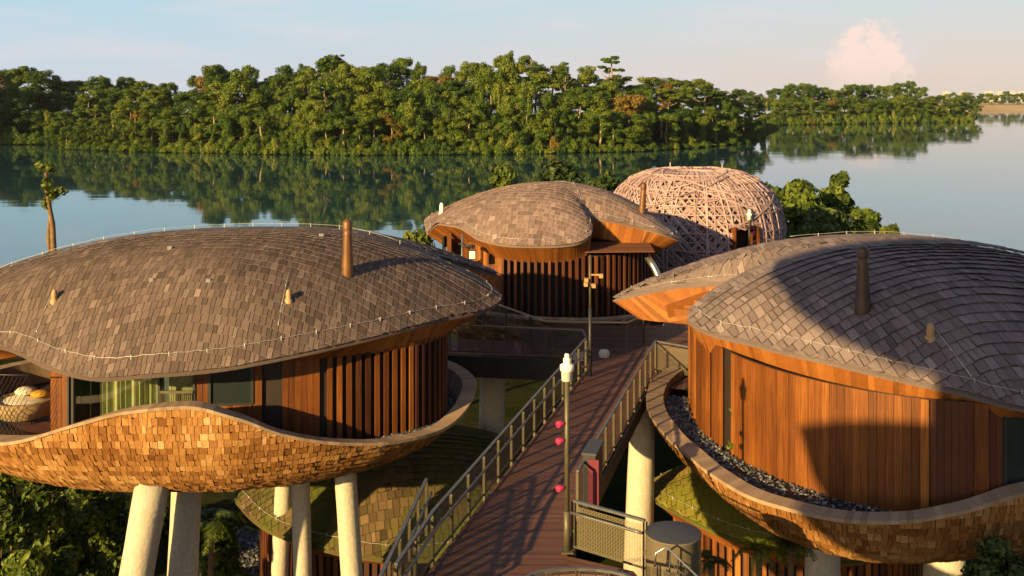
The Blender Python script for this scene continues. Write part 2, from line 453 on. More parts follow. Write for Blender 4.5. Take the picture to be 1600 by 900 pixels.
# ------------------------------------------------------------------ pods (tree house roofs and hulls)
class Polar:
    """star-shaped closed curve about a centre: radius and height by angle"""

    def __init__(s, c, pts):
        s.c = c
        L = sorted((math.atan2(p[1] - c[1], p[0] - c[0]), math.hypot(p[0] - c[0], p[1] - c[1]), p[2]) for p in pts)
        th = np.array([q[0] for q in L]); n = len(L)
        T = np.concatenate([th - 2 * PI, th, th + 2 * PI])
        s.grid = np.linspace(-PI, PI, 1441)
        s.R = s.pchip(T, np.tile([q[1] for q in L], 3)); s.Z = s.pchip(T, np.tile([q[2] for q in L], 3))

    def pchip(s, x, y):
        h = np.diff(x); d = np.diff(y) / h
        m = np.zeros_like(y)
        for i in range(1, len(y) - 1):
            if d[i - 1] * d[i] > 0:
                w1 = 2 * h[i] + h[i - 1]; w2 = h[i] + 2 * h[i - 1]
                m[i] = (w1 + w2) / (w1 / d[i - 1] + w2 / d[i])
        k = np.clip(np.searchsorted(x, s.grid) - 1, 0, len(h) - 1)
        tt = (s.grid - x[k]) / h[k]; t2 = tt * tt; t3 = t2 * tt
        return (2 * t3 - 3 * t2 + 1) * y[k] + (t3 - 2 * t2 + tt) * h[k] * m[k] + (-2 * t3 + 3 * t2) * y[k + 1] + (t3 - t2) * h[k] * m[k + 1]

    def r(s, t_):
        t_ = (t_ + PI) % (2 * PI) - PI; return float(np.interp(t_, s.grid, s.R))

    def z(s, t_):
        t_ = (t_ + PI) % (2 * PI) - PI; return float(np.interp(t_, s.grid, s.Z))

    def at(s, t_, f=1.0): return (s.c[0] + math.cos(t_) * s.r(t_) * f, s.c[1] + math.sin(t_) * s.r(t_) * f, s.z(t_))

    def ring(s, step, f=1.0):
        """points roughly evenly spaced along the curve (angles)"""
        ts = np.linspace(-PI, PI, 1441)[:-1]
        xs_ = s.R[:-1] * np.cos(ts); ys_ = s.R[:-1] * np.sin(ts)
        d = np.hypot(np.diff(np.append(xs_, xs_[0])), np.diff(np.append(ys_, ys_[0])))
        cum_ = np.concatenate([[0], np.cumsum(d)]); n = max(8, int(cum_[-1] / step))
        return [float(np.interp(cum_[-1] * i / n, cum_, np.append(ts, PI))) for i in range(n)]


def ngauss(m, s_): return min(1, max(0, random.gauss(m, s_)))


class Roof:
    def __init__(s, c, pts, peak, p=2.4):
        s.pol = Polar(c, pts); s.c = c; s.peak = peak; s.p = p
        k = 110; ker = np.hanning(2 * k + 1); ker /= ker.sum()      # smoothed outline (about 25 degrees) for the inner dome
        def sm(a): a = a[:-1]; b = np.convolve(np.concatenate([a[-k:], a, a[:k]]), ker, 'valid'); return np.append(b, b[0])
        s.Rs, s.Zs = sm(s.pol.R), sm(s.pol.Z)

    def z(s, x, y):
        dx_, dy_ = x - s.c[0], y - s.c[1]; t_ = math.atan2(dy_, dx_); r = math.hypot(dx_, dy_); f = min(1, r / s.pol.r(t_))
        ze = s.peak - (s.peak - s.pol.z(t_)) * f ** s.p
        k = (f - 0.45) / 0.55
        if k >= 1: return ze
        k = max(0, k); k = k * k * (3 - 2 * k)
        zs = s.peak - (s.peak - float(np.interp(t_, s.pol.grid, s.Zs))) * (r / float(np.interp(t_, s.pol.grid, s.Rs))) ** s.p
        return zs + (ze - zs) * k

    def clamp(s, x, y):
        dx_, dy_ = x - s.c[0], y - s.c[1]; t_ = math.atan2(dy_, dx_); r = math.hypot(dx_, dy_); R = s.pol.r(t_) + 0.03
        if r > R: x, y = s.c[0] + dx_ * R / r, s.c[1] + dy_ * R / r
        return x, y, r - R

    def normal(s, x, y, e=0.05):
        return Vector((-(s.z(x + e, y) - s.z(x - e, y)) / (2 * e), -(s.z(x, y + e) - s.z(x, y - e)) / (2 * e), 1)).normalized()

    def top(s, x, y, h=0.0):
        return Vector((x, y, s.z(x, y))) + s.normal(x, y) * h

    def shingles(s, h=0.33, wmin=0.16, wmax=0.30, alpha=0.0, t=0.035, spread=0.17, zcull=None):
        mb = MB(); ca, sa = math.cos(alpha), math.sin(alpha); cx, cy = s.c
        Rm = float(s.pol.R.max()) + 0.3

        def pt(a, b, lift, ):
            x, y, over = s.clamp(cx + a * ca - b * sa, cy + a * sa + b * ca)
            return Vector((x, y, s.z(x, y) + lift)), over
        b = -Rm; row = 0
        while b < Rm:
            z0 = s.z(cx - b * sa, cy + b * ca); z1 = s.z(cx - (b + 0.2) * sa, cy + (b + 0.2) * ca)
            sl_ = (z1 - z0) / 0.2; db = h / math.sqrt(1 + sl_ * sl_)
            up = sl_ >= 0
            a = -Rm + rnd() * 0.3
            rowt = U(-0.04, 0.04)
            while a < Rm:
                wd = U(wmin, wmax); g = 0.008
                cc, ov = pt(a + wd / 2, b + db / 2, 0)
                if ov < 0.12:
                    ax_, ay_ = cx + (a + wd / 2) * ca - b * sa, cy + (a + wd / 2) * sa + b * ca
                    up = s.z(ax_ - db * sa, ay_ + db * ca) >= s.z(ax_, ay_)
                    sl2 = (s.z(ax_ - db * sa, ay_ + db * ca) - s.z(ax_, ay_)) / db
                    ns = max(1, round(db * math.sqrt(1 + sl2 * sl2) / h - 0.15)); d2 = db / ns
                    for j in range(ns):
                        b_ = b + d2 * j; lift = t * U(0.75, 1.25); bj = b_ + U(-0.012, 0.012)
                        if up: q = ((a + g, bj, lift), (a + wd - g, bj, lift), (a + wd - g, b_ + d2 * 1.1, 0.004), (a + g, b_ + d2 * 1.1, 0.004))
                        else: q = ((a + g, b_ - d2 * 0.1, 0.004), (a + wd - g, b_ - d2 * 0.1, 0.004), (a + wd - g, bj + d2, lift), (a + g, bj + d2, lift))
                        pp = [pt(*z_)[0] for z_ in q]
                        ti = ngauss(0.47 + rowt, spread)
                        lo = (0, 1) if up else (2, 3)
                        v = pp + [pp[lo[0]] - Vector((0, 0, 0.016)), pp[lo[1]] - Vector((0, 0, 0.016))]
                        mb.add(v, ((0, 1, 2, 3), (4, 5, lo[1], lo[0])), ti)
                a += wd
            b += db; row += 1
        return mb

    def under(s, drop=0.02):
        """deck under the shingles plus the eave edge"""
        drop = 0.06; mb = MB(); ts = s.pol.ring(0.25); n = len(ts); fr = (0.0, 0.15, 0.3, 0.45, 0.6, 0.72, 0.82, 0.9, 0.96, 1.0)
        vs_ = []
        for f in fr:
            for t_ in ts:
                x = s.c[0] + math.cos(t_) * s.pol.r(t_) * f; y = s.c[1] + math.sin(t_) * s.pol.r(t_) * f
                vs_.append((x, y, s.z(x, y) - drop))
        for t_ in ts: vs_.append((*s.pol.at(t_)[:2], s.pol.z(t_) - 0.11))
        fs = []
        for i in range(len(fr)):
            for k in range(n): fs.append((i * n + k, i * n + (k + 1) % n, (i + 1) * n + (k + 1) % n, (i + 1) * n + k))
        mb.add(vs_, fs, 0.3)
        return mb

    def soffit(s, wallR, dmax=1.15, dz=0.9, zlow=2.3):
        mb = MB(); ts = s.pol.ring(0.16); n = len(ts); inner = []
        for t_ in ts:
            R = s.pol.r(t_); ze = s.pol.z(t_); rw = wallR(t_)
            k = min(1, max(0, (R - rw - 1.5) / 0.9)); k = k * k * (3 - 2 * k)     # 1 on a wing tip far out from the wall
            ri = min(rw, R - 0.25) * (1 - k) + max(rw, R - dmax) * k; zi = max(zlow, ze - 0.9) * (1 - k) + max(zlow - 0.3, ze - dz) * k
            inner.append((s.c[0] + math.cos(t_) * ri, s.c[1] + math.sin(t_) * ri, min(zi, ze - 0.14)))
        outer = [(s.c[0] + math.cos(t_) * (s.pol.r(t_) - 0.03), s.c[1] + math.sin(t_) * (s.pol.r(t_) - 0.03), s.pol.z(t_) - 0.10) for t_ in ts]
        for k in range(n):
            k2 = (k + 1) % n
            mb.quad(outer[k], inner[k], inner[k2], outer[k2], ngauss(0.5, 0.16))
        cz = min(q[2] for q in inner) + 0.1
        for k in range(n):
            k2 = (k + 1) % n
            mb.add((inner[k], inner[k2], (s.c[0], s.c[1], cz)), ((0, 2, 1),), 0.3)
        return mb


def ring_wire(roof, f, h, skip=None, r=0.007, clip=1.0, a0=-PI, a1=PI):
    """lightning conductor: thin line with stand-off clips following the roof"""
    mb = MB(); pts = []
    n = int(abs(a1 - a0) * 40)
    for i in range(n + 1):
        t_ = a0 + (a1 - a0) * i / n; R = roof.pol.r(t_); fr = max(0.3, 1 - f / R)
        x, y = roof.c[0] + math.cos(t_) * R * fr, roof.c[1] + math.sin(t_) * R * fr
        pts.append(Vector((x, y, roof.z(x, y) + h + 0.012 * math.sin(i * 1.7))))
    mb.tube(pts, r, 5)
    acc = 0
    for i in range(1, len(pts)):
        acc += (pts[i] - pts[i - 1]).length
        if acc > clip:
            acc = 0; p = pts[i]
            mb.bar(p - Vector((0, 0, h)), p + Vector((0, 0, 0.05)), 0.025, 0.025)
            d = Vector((p.x - roof.c[0], p.y - roof.c[1], 0)).normalized()
            mb.bar(p - d * 0.02, p - d * 0.2, 0.02, 0.012)
    return mb


def line_wire(roof, pts2, h, r=0.007, clip=1.0):
    mb = MB(); pts = []
    for i in range(len(pts2) - 1):
        a, b = Vector(pts2[i]), Vector(pts2[i + 1]); n = max(2, int((b - a).length / 0.25))
        for k in range(n):
            q = a.lerp(b, k / n); x, y, _ = roof.clamp(q.x, q.y); pts.append(Vector((x, y, roof.z(x, y) + h + 0.008 * math.sin(len(pts)))))
    mb.tube(pts, r, 5)
    acc = 0
    for i in range(1, len(pts)):
        acc += (pts[i] - pts[i - 1]).length
        if acc > clip: acc = 0; mb.bar(pts[i] - Vector((0, 0, h)), pts[i] + Vector((0, 0, 0.03)), 0.025, 0.025)
    return mb


class Hull:
    def __init__(s, c, pts, zb, hk=1.35, f0=0.42):
        s.pol = Polar(c, pts); s.c = c; s.zb = zb; s.f0 = f0
        s.H = (float(s.pol.Z.max()) - zb) * hk

    def psi_r(s, t_): return math.acos(max(-0.2, 1 - (s.pol.z(t_) - s.zb) / s.H))

    def rref(s, t_): return s.pol.r(t_) / (s.f0 + (1 - s.f0) * math.sin(s.psi_r(t_)))

    def at(s, t_, psi, lift=0):
        psi = min(psi, s.psi_r(t_)); r = s.rref(t_) * (s.f0 + (1 - s.f0) * math.sin(psi)) + lift * math.sin(psi)
        return Vector((s.c[0] + math.cos(t_) * r, s.c[1] + math.sin(t_) * r, s.zb + s.H * (1 - math.cos(psi)) - lift * math.cos(psi)))

    def r_at(s, t_, z):
        p_ = math.acos(max(-1, min(1, 1 - (z - s.zb) / s.H))); return s.rref(t_) * (s.f0 + (1 - s.f0) * math.sin(min(p_, PI / 2)))

    def shingles(s, rows=19, wmin=0.16, wmax=0.32, t=0.04, spread=0.2):
        mb = MB(); pm = max(s.psi_r(q) for q in s.pol.ring(0.5)); base = s.pol.ring(0.12)
        cumr = [s.rref(q) for q in base]
        for i in range(rows):
            rowt = U(-0.09, 0.09); p0 = pm * i / rows; p1 = pm * (i + 1.12) / rows
            ang = -PI
            while ang < PI:
                r = s.rref(ang) * (s.f0 + (1 - s.f0) * math.sin(p0)); da = U(wmin, wmax) / max(r, 0.5)
                if s.psi_r(ang + da / 2) > p0 + 0.01:
                    g = 0.007 / max(r, 0.5); lift = t * U(0.7, 1.3); pj = p0 + U(-0.004, 0.004)
                    a, b = s.at(ang + g, pj, lift), s.at(ang + da - g, pj, lift)
                    c_, d = s.at(ang + da - g, p1, 0.004), s.at(ang + g, p1, 0.004)
                    a2, b2 = s.at(ang + g, p0, -0.01), s.at(ang + da - g, p0, -0.01)
                    mb.add((a, b, c_, d, a2, b2), ((0, 1, 2, 3), (4, 5, 1, 0)), ngauss(0.5 + rowt, spread))
                ang += da
        return mb

    def shell(s):
        mb = MB(); ts = s.pol.ring(0.3); n = len(ts); K = 10; vs_ = []
        for i in range(K):
            for t_ in ts: vs_.append(s.at(t_, s.psi_r(t_) * i / (K - 1), -0.012))
        fs = [(i * n + k, i * n + (k + 1) % n, (i + 1) * n + (k + 1) % n, (i + 1) * n + k) for i in range(K - 1) for k in range(n)]
        fs.append(tuple(range(n))[::-1])
        mb.add(vs_, fs, 0.3)
        return mb

    def coping(s, width=0.5, floor=-0.25, th=0.06):
        """flat rim of short boards, with the inner face down to the gravel"""
        mb = MB(); ts = s.pol.ring(0.17); n = len(ts)
        wd = width if callable(width) else (lambda q: width)

        def ring(off, dz): return [Vector((s.c[0] + math.cos(t_) * (s.pol.r(t_) + off(t_)), s.c[1] + math.sin(t_) * (s.pol.r(t_) + off(t_)), s.pol.z(t_) + dz)) for t_ in ts]
        o1, i1 = ring(lambda q: 0.06, th), ring(lambda q: -wd(q), th)
        o0 = ring(lambda q: 0.06, -0.03)
        for k in range(n):
            k2 = (k + 1) % n; ti = ngauss(0.5, 0.15)
            mb.quad(o1[k], o1[k2], i1[k2], i1[k], ti)
            mb.quad(o0[k], o0[k2], o1[k2], o1[k], ti)
            fl = []
            for kk in (k, k2):
                rr = min(s.pol.r(ts[kk]) - wd(ts[kk]), s.r_at(ts[kk], floor) - 0.12); fl.append(Vector((s.c[0] + math.cos(ts[kk]) * rr, s.c[1] + math.sin(ts[kk]) * rr, floor)))
            f0, f1 = fl
            if i1[k].z > floor: mb.quad(i1[k], i1[k2], f1, f0, ti)
        return mb

    def floor(s, z, off=0.45):
        mb = MB(); ts = s.pol.ring(0.4)
        rr_ = [min(s.pol.r(t_) - off, s.r_at(t_, z) - 0.1) for t_ in ts]
        vs_ = [(s.c[0] + math.cos(t_) * r_, s.c[1] + math.sin(t_) * r_, z) for t_, r_ in zip(ts, rr_)]
        mb.add(vs_, (tuple(range(len(vs_))),), 0.2)
        return mb

    def pebbles(s, z, inner, a0, a1, off=0.42, dens=130):
        mb = MB()
        n = int(dens * abs(a1 - a0) * 8)
        for _ in range(n):
            t_ = U(a0, a1); ro = min(s.pol.r(t_) - off, s.r_at(t_, z) - 0.1); ri = inner(t_)
            if ro <= ri: continue
            r = U(ri, ro); x, y = s.c[0] + math.cos(t_) * r, s.c[1] + math.sin(t_) * r
            pebble(mb, x, y, z + U(0, 0.03), U(0.03, 0.065))
        return mb


def pebble(mb, x, y, z, q):
    a = rnd() * 6.3; qx, qy, qz = q * U(0.8, 1.3), q * U(0.7, 1), q * U(0.5, 0.9); ca, sa = math.cos(a), math.sin(a)
    vs_ = [(x + qx * ca, y + qx * sa, z), (x - qy * sa, y + qy * ca, z), (x - qx * ca, y - qx * sa, z), (x + qy * sa, y - qy * ca, z), (x, y, z + qz), (x, y, z - qz)]
    mb.add(vs_, ((0, 1, 4), (1, 2, 4), (2, 3, 4), (3, 0, 4)), rnd() ** 1.6, smooth=True)


# ------------------------------------------------------------------ walls following a plan curve
class Path:
    def __init__(s, pts, closed=False):
        q = [Vector((p[0], p[1])) for p in pts]
        if closed: q.append(q[0])
        s.p = q; s.s = [0]
        for i in range(1, len(q)): s.s.append(s.s[-1] + (q[i] - q[i - 1]).length)
        s.L = s.s[-1]

    def at(s, d):
        d = min(max(d, 0), s.L); i = int(np.searchsorted(s.s, d)) or 1
        a, b = s.p[i - 1], s.p[i]; f = (d - s.s[i - 1]) / max(1e-9, s.s[i] - s.s[i - 1])
        return a.lerp(b, f), (b - a).normalized()

    def px(s, px, lo=0, hi=None):
        """arc length of the nearest-to-camera point seen at that column of the photograph"""
        best = None; d = lo; hi = s.L if hi is None else hi
        while d <= hi:
            q, _ = s.at(d); e = abs((800 + F * q.x / q.y) - px)
            sc_ = e + (q.y - 20) * 0.05
            if best is None or sc_ < best[0]: best = (sc_, d)
            d += 0.04
        return best[1]


def boards(mb, path, d0, d1, z0, z1, wd=0.2, out=0.0, jit=0.012, gap=0.008, spread=0.11, mean=0.5):
    n = max(1, round((d1 - d0) / wd)); sgn = 1
    for i in range(n):
        a, ta = path.at(d0 + (d1 - d0) * i / n + gap / 2); b, tb = path.at(d0 + (d1 - d0) * (i + 1) / n - gap / 2)
        nrm = Vector(((b - a).y, -(b - a).x)).normalized()      # outward for counter-clockwise paths
        o = out + U(0, jit)
        A, B = a + nrm * o, b + nrm * o; A0, B0 = a - nrm * 0.03, b - nrm * 0.03
        ti = ngauss(mean, spread)
        mb.add([(A.x, A.y, z0), (B.x, B.y, z0), (B.x, B.y, z1), (A.x, A.y, z1), (A0.x, A0.y, z0), (A0.x, A0.y, z1), (B0.x, B0.y, z0), (B0.x, B0.y, z1)],
               ((0, 1, 2, 3), (4, 0, 3, 5), (1, 6, 7, 2), (3, 2, 7, 5)), ti)


def backing(mb, path, d0, d1, z0, z1, off=-0.04):
    n = max(1, int((d1 - d0) / 0.3))
    for i in range(n):
        a, _ = path.at(d0 + (d1 - d0) * i / n); b, _ = path.at(d0 + (d1 - d0) * (i + 1) / n)
        nr = Vector(((b - a).y, -(b - a).x)).normalized(); a, b = a + nr * off, b + nr * off
        mb.quad((a.x, a.y, z0), (b.x, b.y, z0), (b.x, b.y, z1), (a.x, a.y, z1), 0.3)


def fins(mb, path, d0, d1, z0, z1, pitch=0.24, w_=0.07, dep=0.16, out=0.0):
    n = max(1, round((d1 - d0) / pitch))
    for i in range(n + 1):
        q, tg = path.at(d0 + (d1 - d0) * i / n); nr = Vector((tg.y, -tg.x)); q = q + nr * (out + dep / 2)
        mb.box((q.x, q.y, (z0 + z1) / 2), (w_, dep, z1 - z0), math.atan2(tg.y, tg.x), ngauss(0.5, 0.2))


def panel_box(mb, path, d0, d1, z0, z1, out=0.02, dep=0.08, tint=0.5, seg=0.3):
    n = max(1, int((d1 - d0) / seg))
    for i in range(n):
        a, _ = path.at(d0 + (d1 - d0) * i / n); b, _ = path.at(d0 + (d1 - d0) * (i + 1) / n); m_ = (a + b) / 2
        tg = (b - a).normalized(); nr = Vector((tg.y, -tg.x)); q = m_ + nr * (out - dep / 2)
        mb.box((q.x, q.y, (z0 + z1) / 2), ((b - a).length + 0.002, dep, z1 - z0), math.atan2(tg.y, tg.x), tint)


def clad(parent, path, d0, d1, z0, z1, m='clad', label=None, **k):
    mb = MB(); boards(mb, path, d0, d1, z0, z1, **k); return part('cladding', mb, M[m], parent, label)


def ellipse(c, rx, ry, a0, a1, n=120):
    return [(c[0] + rx * math.cos(a0 + (a1 - a0) * i / n), c[1] + ry * math.sin(a0 + (a1 - a0) * i / n)) for i in range(n + 1)]


def ell_r(c, e, rx, ry):
    """radius, about c, of the ellipse centred at e"""
    def f(t_):
        dx_, dy_ = math.cos(t_), math.sin(t_); ox, oy = c[0] - e[0], c[1] - e[1]
        A = dx_ * dx_ / rx ** 2 + dy_ * dy_ / ry ** 2; B = 2 * (ox * dx_ / rx ** 2 + oy * dy_ / ry ** 2); D = ox * ox / rx ** 2 + oy * oy / ry ** 2 - 1
        q = max(0, B * B - 4 * A * D); return (-B + math.sqrt(q)) / (2 * A)
    return f


def flue(parent, p, h, r0, r1, mat, lean=(0, 0)):
    mb = MB(); n = 16
    top = Vector((p[0] + lean[0], p[1] + lean[1], p[2] + h))
    mb.tube([Vector(p) - Vector((0, 0, 0.4)), Vector(p), Vector(p).lerp(top, 0.5), Vector(p).lerp(top, 0.86), top], [r0 * 1.05, r0, (r0 + r1) / 2, r1, r1], n)
    # slanted hood
    o = len(mb.v) - n
    fl = part('flue', mb, mat, parent)
    m2_ = MB(); m2_.lathe(top, ((r1 * 1.14, -0.02), (r1 * 1.14, 0.16), (r1 * 0.9, 0.24), (0.01, 0.28)), n)
    part('flue_cap', m2_, mat, fl)
    return fl


def vent(parent, roof, x, y, mat, h=0.33, r=0.08):
    mb = MB(); z = roof.z(x, y)
    mb.lathe((x, y, z), ((r * 1.1, -0.15), (r, 0.05), (r * 1.05, h * 0.6), (r * 0.9, h * 0.85), (r * 0.45, h), (0.005, h + 0.01)), 12)
    v = part('roof_vent', mb, mat, parent)
    m2_ = MB(); m2_.lathe((x, y, z), ((r * 1.5, -0.12), (r * 1.4, 0.03), (r * 1.0, 0.05)), 12); part('flashing', m2_, mat, v)


def columns(parent, lst, ztop, zbot=-8.6):
    for (pxt, pyt, pxb, pyb, wpx, Y) in lst:
        a = P(pxt, pyt, Y); b = P(pxb, pyb, Y); d = (b - a) / (b.z - a.z)
        t_ = a + d * (ztop - a.z); q = a + d * (zbot - a.z); r = wpx * Y / F / 2
        mb = MB(); mb.tube([t_.lerp(q, k / 8) for k in range(9)], [r * (1 + 0.012 * math.sin(k * 2.3)) for k in range(9)], 24)
        part('column', mb, M['concrete'], parent)


# ================================================================== LEFT TREE HOUSE
LC = (-8.8, 33.2)
lroof = Roof(LC, [P(0, 540, 29.5), P(75, 572, 28.6), P(150, 590, 28.0), P(230, 585, 27.8), P(330, 577, 27.9), P(430, 560, 28.4), P(520, 541, 29.2),
                  P(600, 522, 30.2), P(690, 498, 31.8), P(760, 483, 33.2), P(783, 463, 34.2), P(768, 446, 35), P(716, 420, 35.7), P(668, 397, 36.2),
                  P(740, 418, 38), P(787, 432, 39), Vector((-1.2, 40.4, 3.1)), Vector((-6, 41.3, 2.9)), Vector((-10, 41.4, 2.9)), Vector((-15, 40, 2.8)),
                  Vector((-18.5, 37.4, 2.8)), Vector((-20, 33.6, 2.8)), Vector((-18.6, 30.8, 2.8)), Vector((-16.6, 29.7, 2.8))], 5.5, 2.5)
LW = (-9.5, 33.0)
lwall = Path([(-13.6, 37.0), (-13.6, 33.0)] + ellipse(LW, 7.3, 3.6, math.radians(236), math.radians(450), 200))
lh = thing('tree_house', 'pod-shaped tree house with green curtains and golden shingled hull on pale concrete columns', 'tree house', (LC[0], LC[1], 0))
roofp = part('roof', lroof.shingles(0.29, 0.10, 0.24, 0, 0.035, 0.12), M['roof'], lh)
part('roof_deck', lroof.under(), M['roof'], roofp)
part('soffit', lroof.soffit(ell_r(LC, LW, 7.35, 3.65)), M['soffit'], roofp)
part('conductor_wire', ring_wire(lroof, 0.30, 0.07), M['wire'], roofp)
part('conductor_wire', line_wire(lroof, [(-19, 34.6), (-15, 35.0), (-10, 35.6), (-6, 35.6), (-3.6, 35.3)], 0.14), M['wire'], roofp)
part('conductor_wire', line_wire(lroof, [P(85, 470, 30.5).to_2d(), P(50, 545, 29.2).to_2d()], 0.04, 0.006, 0.6), M['wire'], roofp)
part('conductor_wire', line_wire(lroof, [P(452, 468, 30.6).to_2d(), P(432, 550, 28.8).to_2d()], 0.04, 0.006, 0.6), M['wire'], roofp)


def on_roof(roof, px, py):
    """plan position where the sight line through that pixel meets the roof"""
    Y = roof.c[1] - 9
    while Y < roof.c[1] + 6:
        q = P(px, py, Y)
        dx_, dy_ = q.x - roof.c[0], q.y - roof.c[1]
        if math.hypot(dx_, dy_) < roof.pol.r(math.atan2(dy_, dx_)) and roof.z(q.x, q.y) > q.z: return q
        Y += 0.03
    return None


q = on_roof(lroof, 543, 428) or P(543, 428, 33)
flue(lh, (q.x, q.y, q.z), 1.40, 0.19, 0.13, M['rust'])
for px, py in ((85, 471), (451, 470)):
    q = on_roof(lroof, px, py)
    if q: vent(lh, lroof, q.x, q.y, M['sand'])
for px, py in ((265, 390), (236, 440), (325, 441), (502, 370)):
    q = on_roof(lroof, px, py)
    if q:
        mb = MB(); mb.box((q.x, q.y, q.z + 0.05), (0.12, 0.1, 0.1), 0.4); part('roof_bracket', mb, M['wire'], roofp)

# walls
Z0, Z1 = -0.3, 2.62
S_ = {k: lwall.px(k, 6.9, 19.9) for k in (68, 106, 112, 250, 306, 318, 327, 395, 410, 440, 500, 515, 640, 698)}
# the glazed bay between the two pieces of wall is open to the room
wallp = None
for d0, d1 in ((0, S_[106] - 0.05), (S_[306] + 0.02, lwall.L)):
    mb = MB(); backing(mb, lwall, d0, d1, Z0, Z1, -0.09); wq = part('timber_wall', mb, M['dark'], lh); wallp = wq
clad(wallp, lwall, 0.2, S_[106], Z0, Z1, wd=0.2); clad(wallp, lwall, S_[306], S_[327], Z0, Z1, wd=0.2)
clad(wallp, lwall, S_[327], S_[395], Z0, 1.12, wd=0.11); clad(wallp, lwall, S_[327], S_[395], 2.2, Z1, wd=0.11)
clad(wallp, lwall, S_[395], S_[410], Z0, Z1, wd=0.2); clad(wallp, lwall, S_[440], S_[500], Z0, Z1, wd=0.17)
mb = MB(); fins(mb, lwall, S_[515], S_[640], Z0, Z1, 0.285, 0.15, 0.10); part('fin_screen', mb, M['clad'], wallp)
mb = MB(); fins(mb, lwall, S_[640] + 0.2, lwall.L - 0.2, Z0, Z1, 0.26, 0.10, 0.12); part('fin_screen', mb, M['fin'], wallp)
mb = MB(); panel_box(mb, lwall, S_[327], S_[395], 1.12, 2.2, -0.02, 0.04); wp = part('window', mb, M['glass'], wallp)
mb = MB()
for a, b, c_, d in ((S_[327] - .04, S_[327] + .04, 1.1, 2.25), (S_[395] - .04, S_[395] + .04, 1.1, 2.25)): panel_box(mb, lwall, a, b, c_, d, 0.04, 0.1)
panel_box(mb, lwall, S_[327], S_[395], 1.06, 1.13, 0.04, 0.1); part('window_frame', mb, M['darkmetal'], wp)
# glazed bay with curtain
mb = MB(); panel_box(mb, lwall, S_[112], S_[306], Z0, Z1, 0.0, 0.02); gz = part('glazing', mb, M['clearglass'], wallp)
for k in (S_[106] + .03, S_[112] + .06, S_[250], S_[306] - .03):
    mb = MB(); panel_box(mb, lwall, k - 0.035, k + 0.035, Z0, Z1, 0.05, 0.12); part('mullion', mb, M['darkmetal'], gz)
mb = MB(); n = 260; pr = None
for i in range(n + 1):
    d = S_[112] + 0.75 + (S_[250] - S_[112] - 0.8) * i / n; c_, tg = lwall.at(d); nr = Vector((tg.y, -tg.x))
    ph = i * 0.24 + 1.6 * math.sin(i * 0.07); q = c_ + nr * (-0.42 + 0.075 * math.sin(ph) + 0.03 * math.sin(ph * 0.37))
    if pr is not None: mb.add([(pr.x, pr.y, Z0), (q.x, q.y, Z0), (q.x, q.y, Z1), (pr.x, pr.y, Z1)], ((0, 1, 2, 3),), 0.5, smooth=True)
    pr = q
part('curtain', mb, M['curtain'], gz)
mb = MB(); panel_box(mb, lwall, S_[250] + 0.1, S_[306] - 0.1, 0.2, 2.5, -0.5, 0.03); part('curtain', mb, M['curtain'], gz)
mb = MB(); panel_box(mb, lwall, S_[250] + 0.05, S_[306] - 0.05, 1.45, 1.52, 0.10, 0.05)
for i in range(16):
    d = S_[250] + 0.08 + (S_[306] - S_[250] - 0.16) * i / 15; panel_box(mb, lwall, d - 0.008, d + 0.008, 0.2, 1.46, 0.09, 0.02)
part('window_guard', mb, M['bronze'], gz)
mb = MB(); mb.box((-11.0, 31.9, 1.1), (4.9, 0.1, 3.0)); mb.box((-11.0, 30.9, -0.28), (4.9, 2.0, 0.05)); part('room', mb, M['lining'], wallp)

lhull = Hull(LC, [P(290, 637, 27.2), P(200, 645, 27.2), P(120, 665, 27.3), P(0, 694, 27.8), Vector((-16.5, 29.2, .35)), Vector((-18.4, 32, .35)), Vector((-18.4, 35, .4)),
                  Vector((-15, 38.5, .4)), Vector((-9, 39.5, .4)), Vector((-4.5, 38.6, .35)), Vector((-2, 36.6, .3)), P(742, 598, 34.4), P(727, 640, 32.8), P(690, 672, 31.2), P(620, 691, 29.8),
                  P(540, 694, 28.8), P(440, 680, 27.9), P(370, 655, 27.4)], -1.6, 1.3, 0.42)
hp = part('hull', lhull.shingles(23, 0.08, 0.22, 0.06, 0.095), M['hull'], lh)
part('hull_lining', lhull.shell(), M['hull'], hp)
part('coping', lhull.coping(lambda t_: 0.42 + 0.35 * (math.cos(t_ - math.radians(212)) > 0.93), -0.25), M['rim'], hp)
part('hull_floor', lhull.floor(-0.27), M['dark'], hp)
lin = ell_r(LC, LW, 7.32, 3.62)
part('gravel_bed', lhull.pebbles(-0.25, lin, math.radians(-60), math.radians(40), 0.40, 150), M['pebble'], lh)['kind'] = 'stuff'
columns(lh, [(238, 757, 213, 900, 52, 29), (292, 762, 285, 900, 46, 30.6), (443, 770, 437, 900, 27, 35), (470, 770, 473, 900, 29, 33), (498, 768, 503, 900, 26, 36), (541, 762, 550, 900, 34, 31.5)], -0.9)
columns(lh, [(605, 730, 605, 772, 19, 37.5)], -0.9, -5.2)

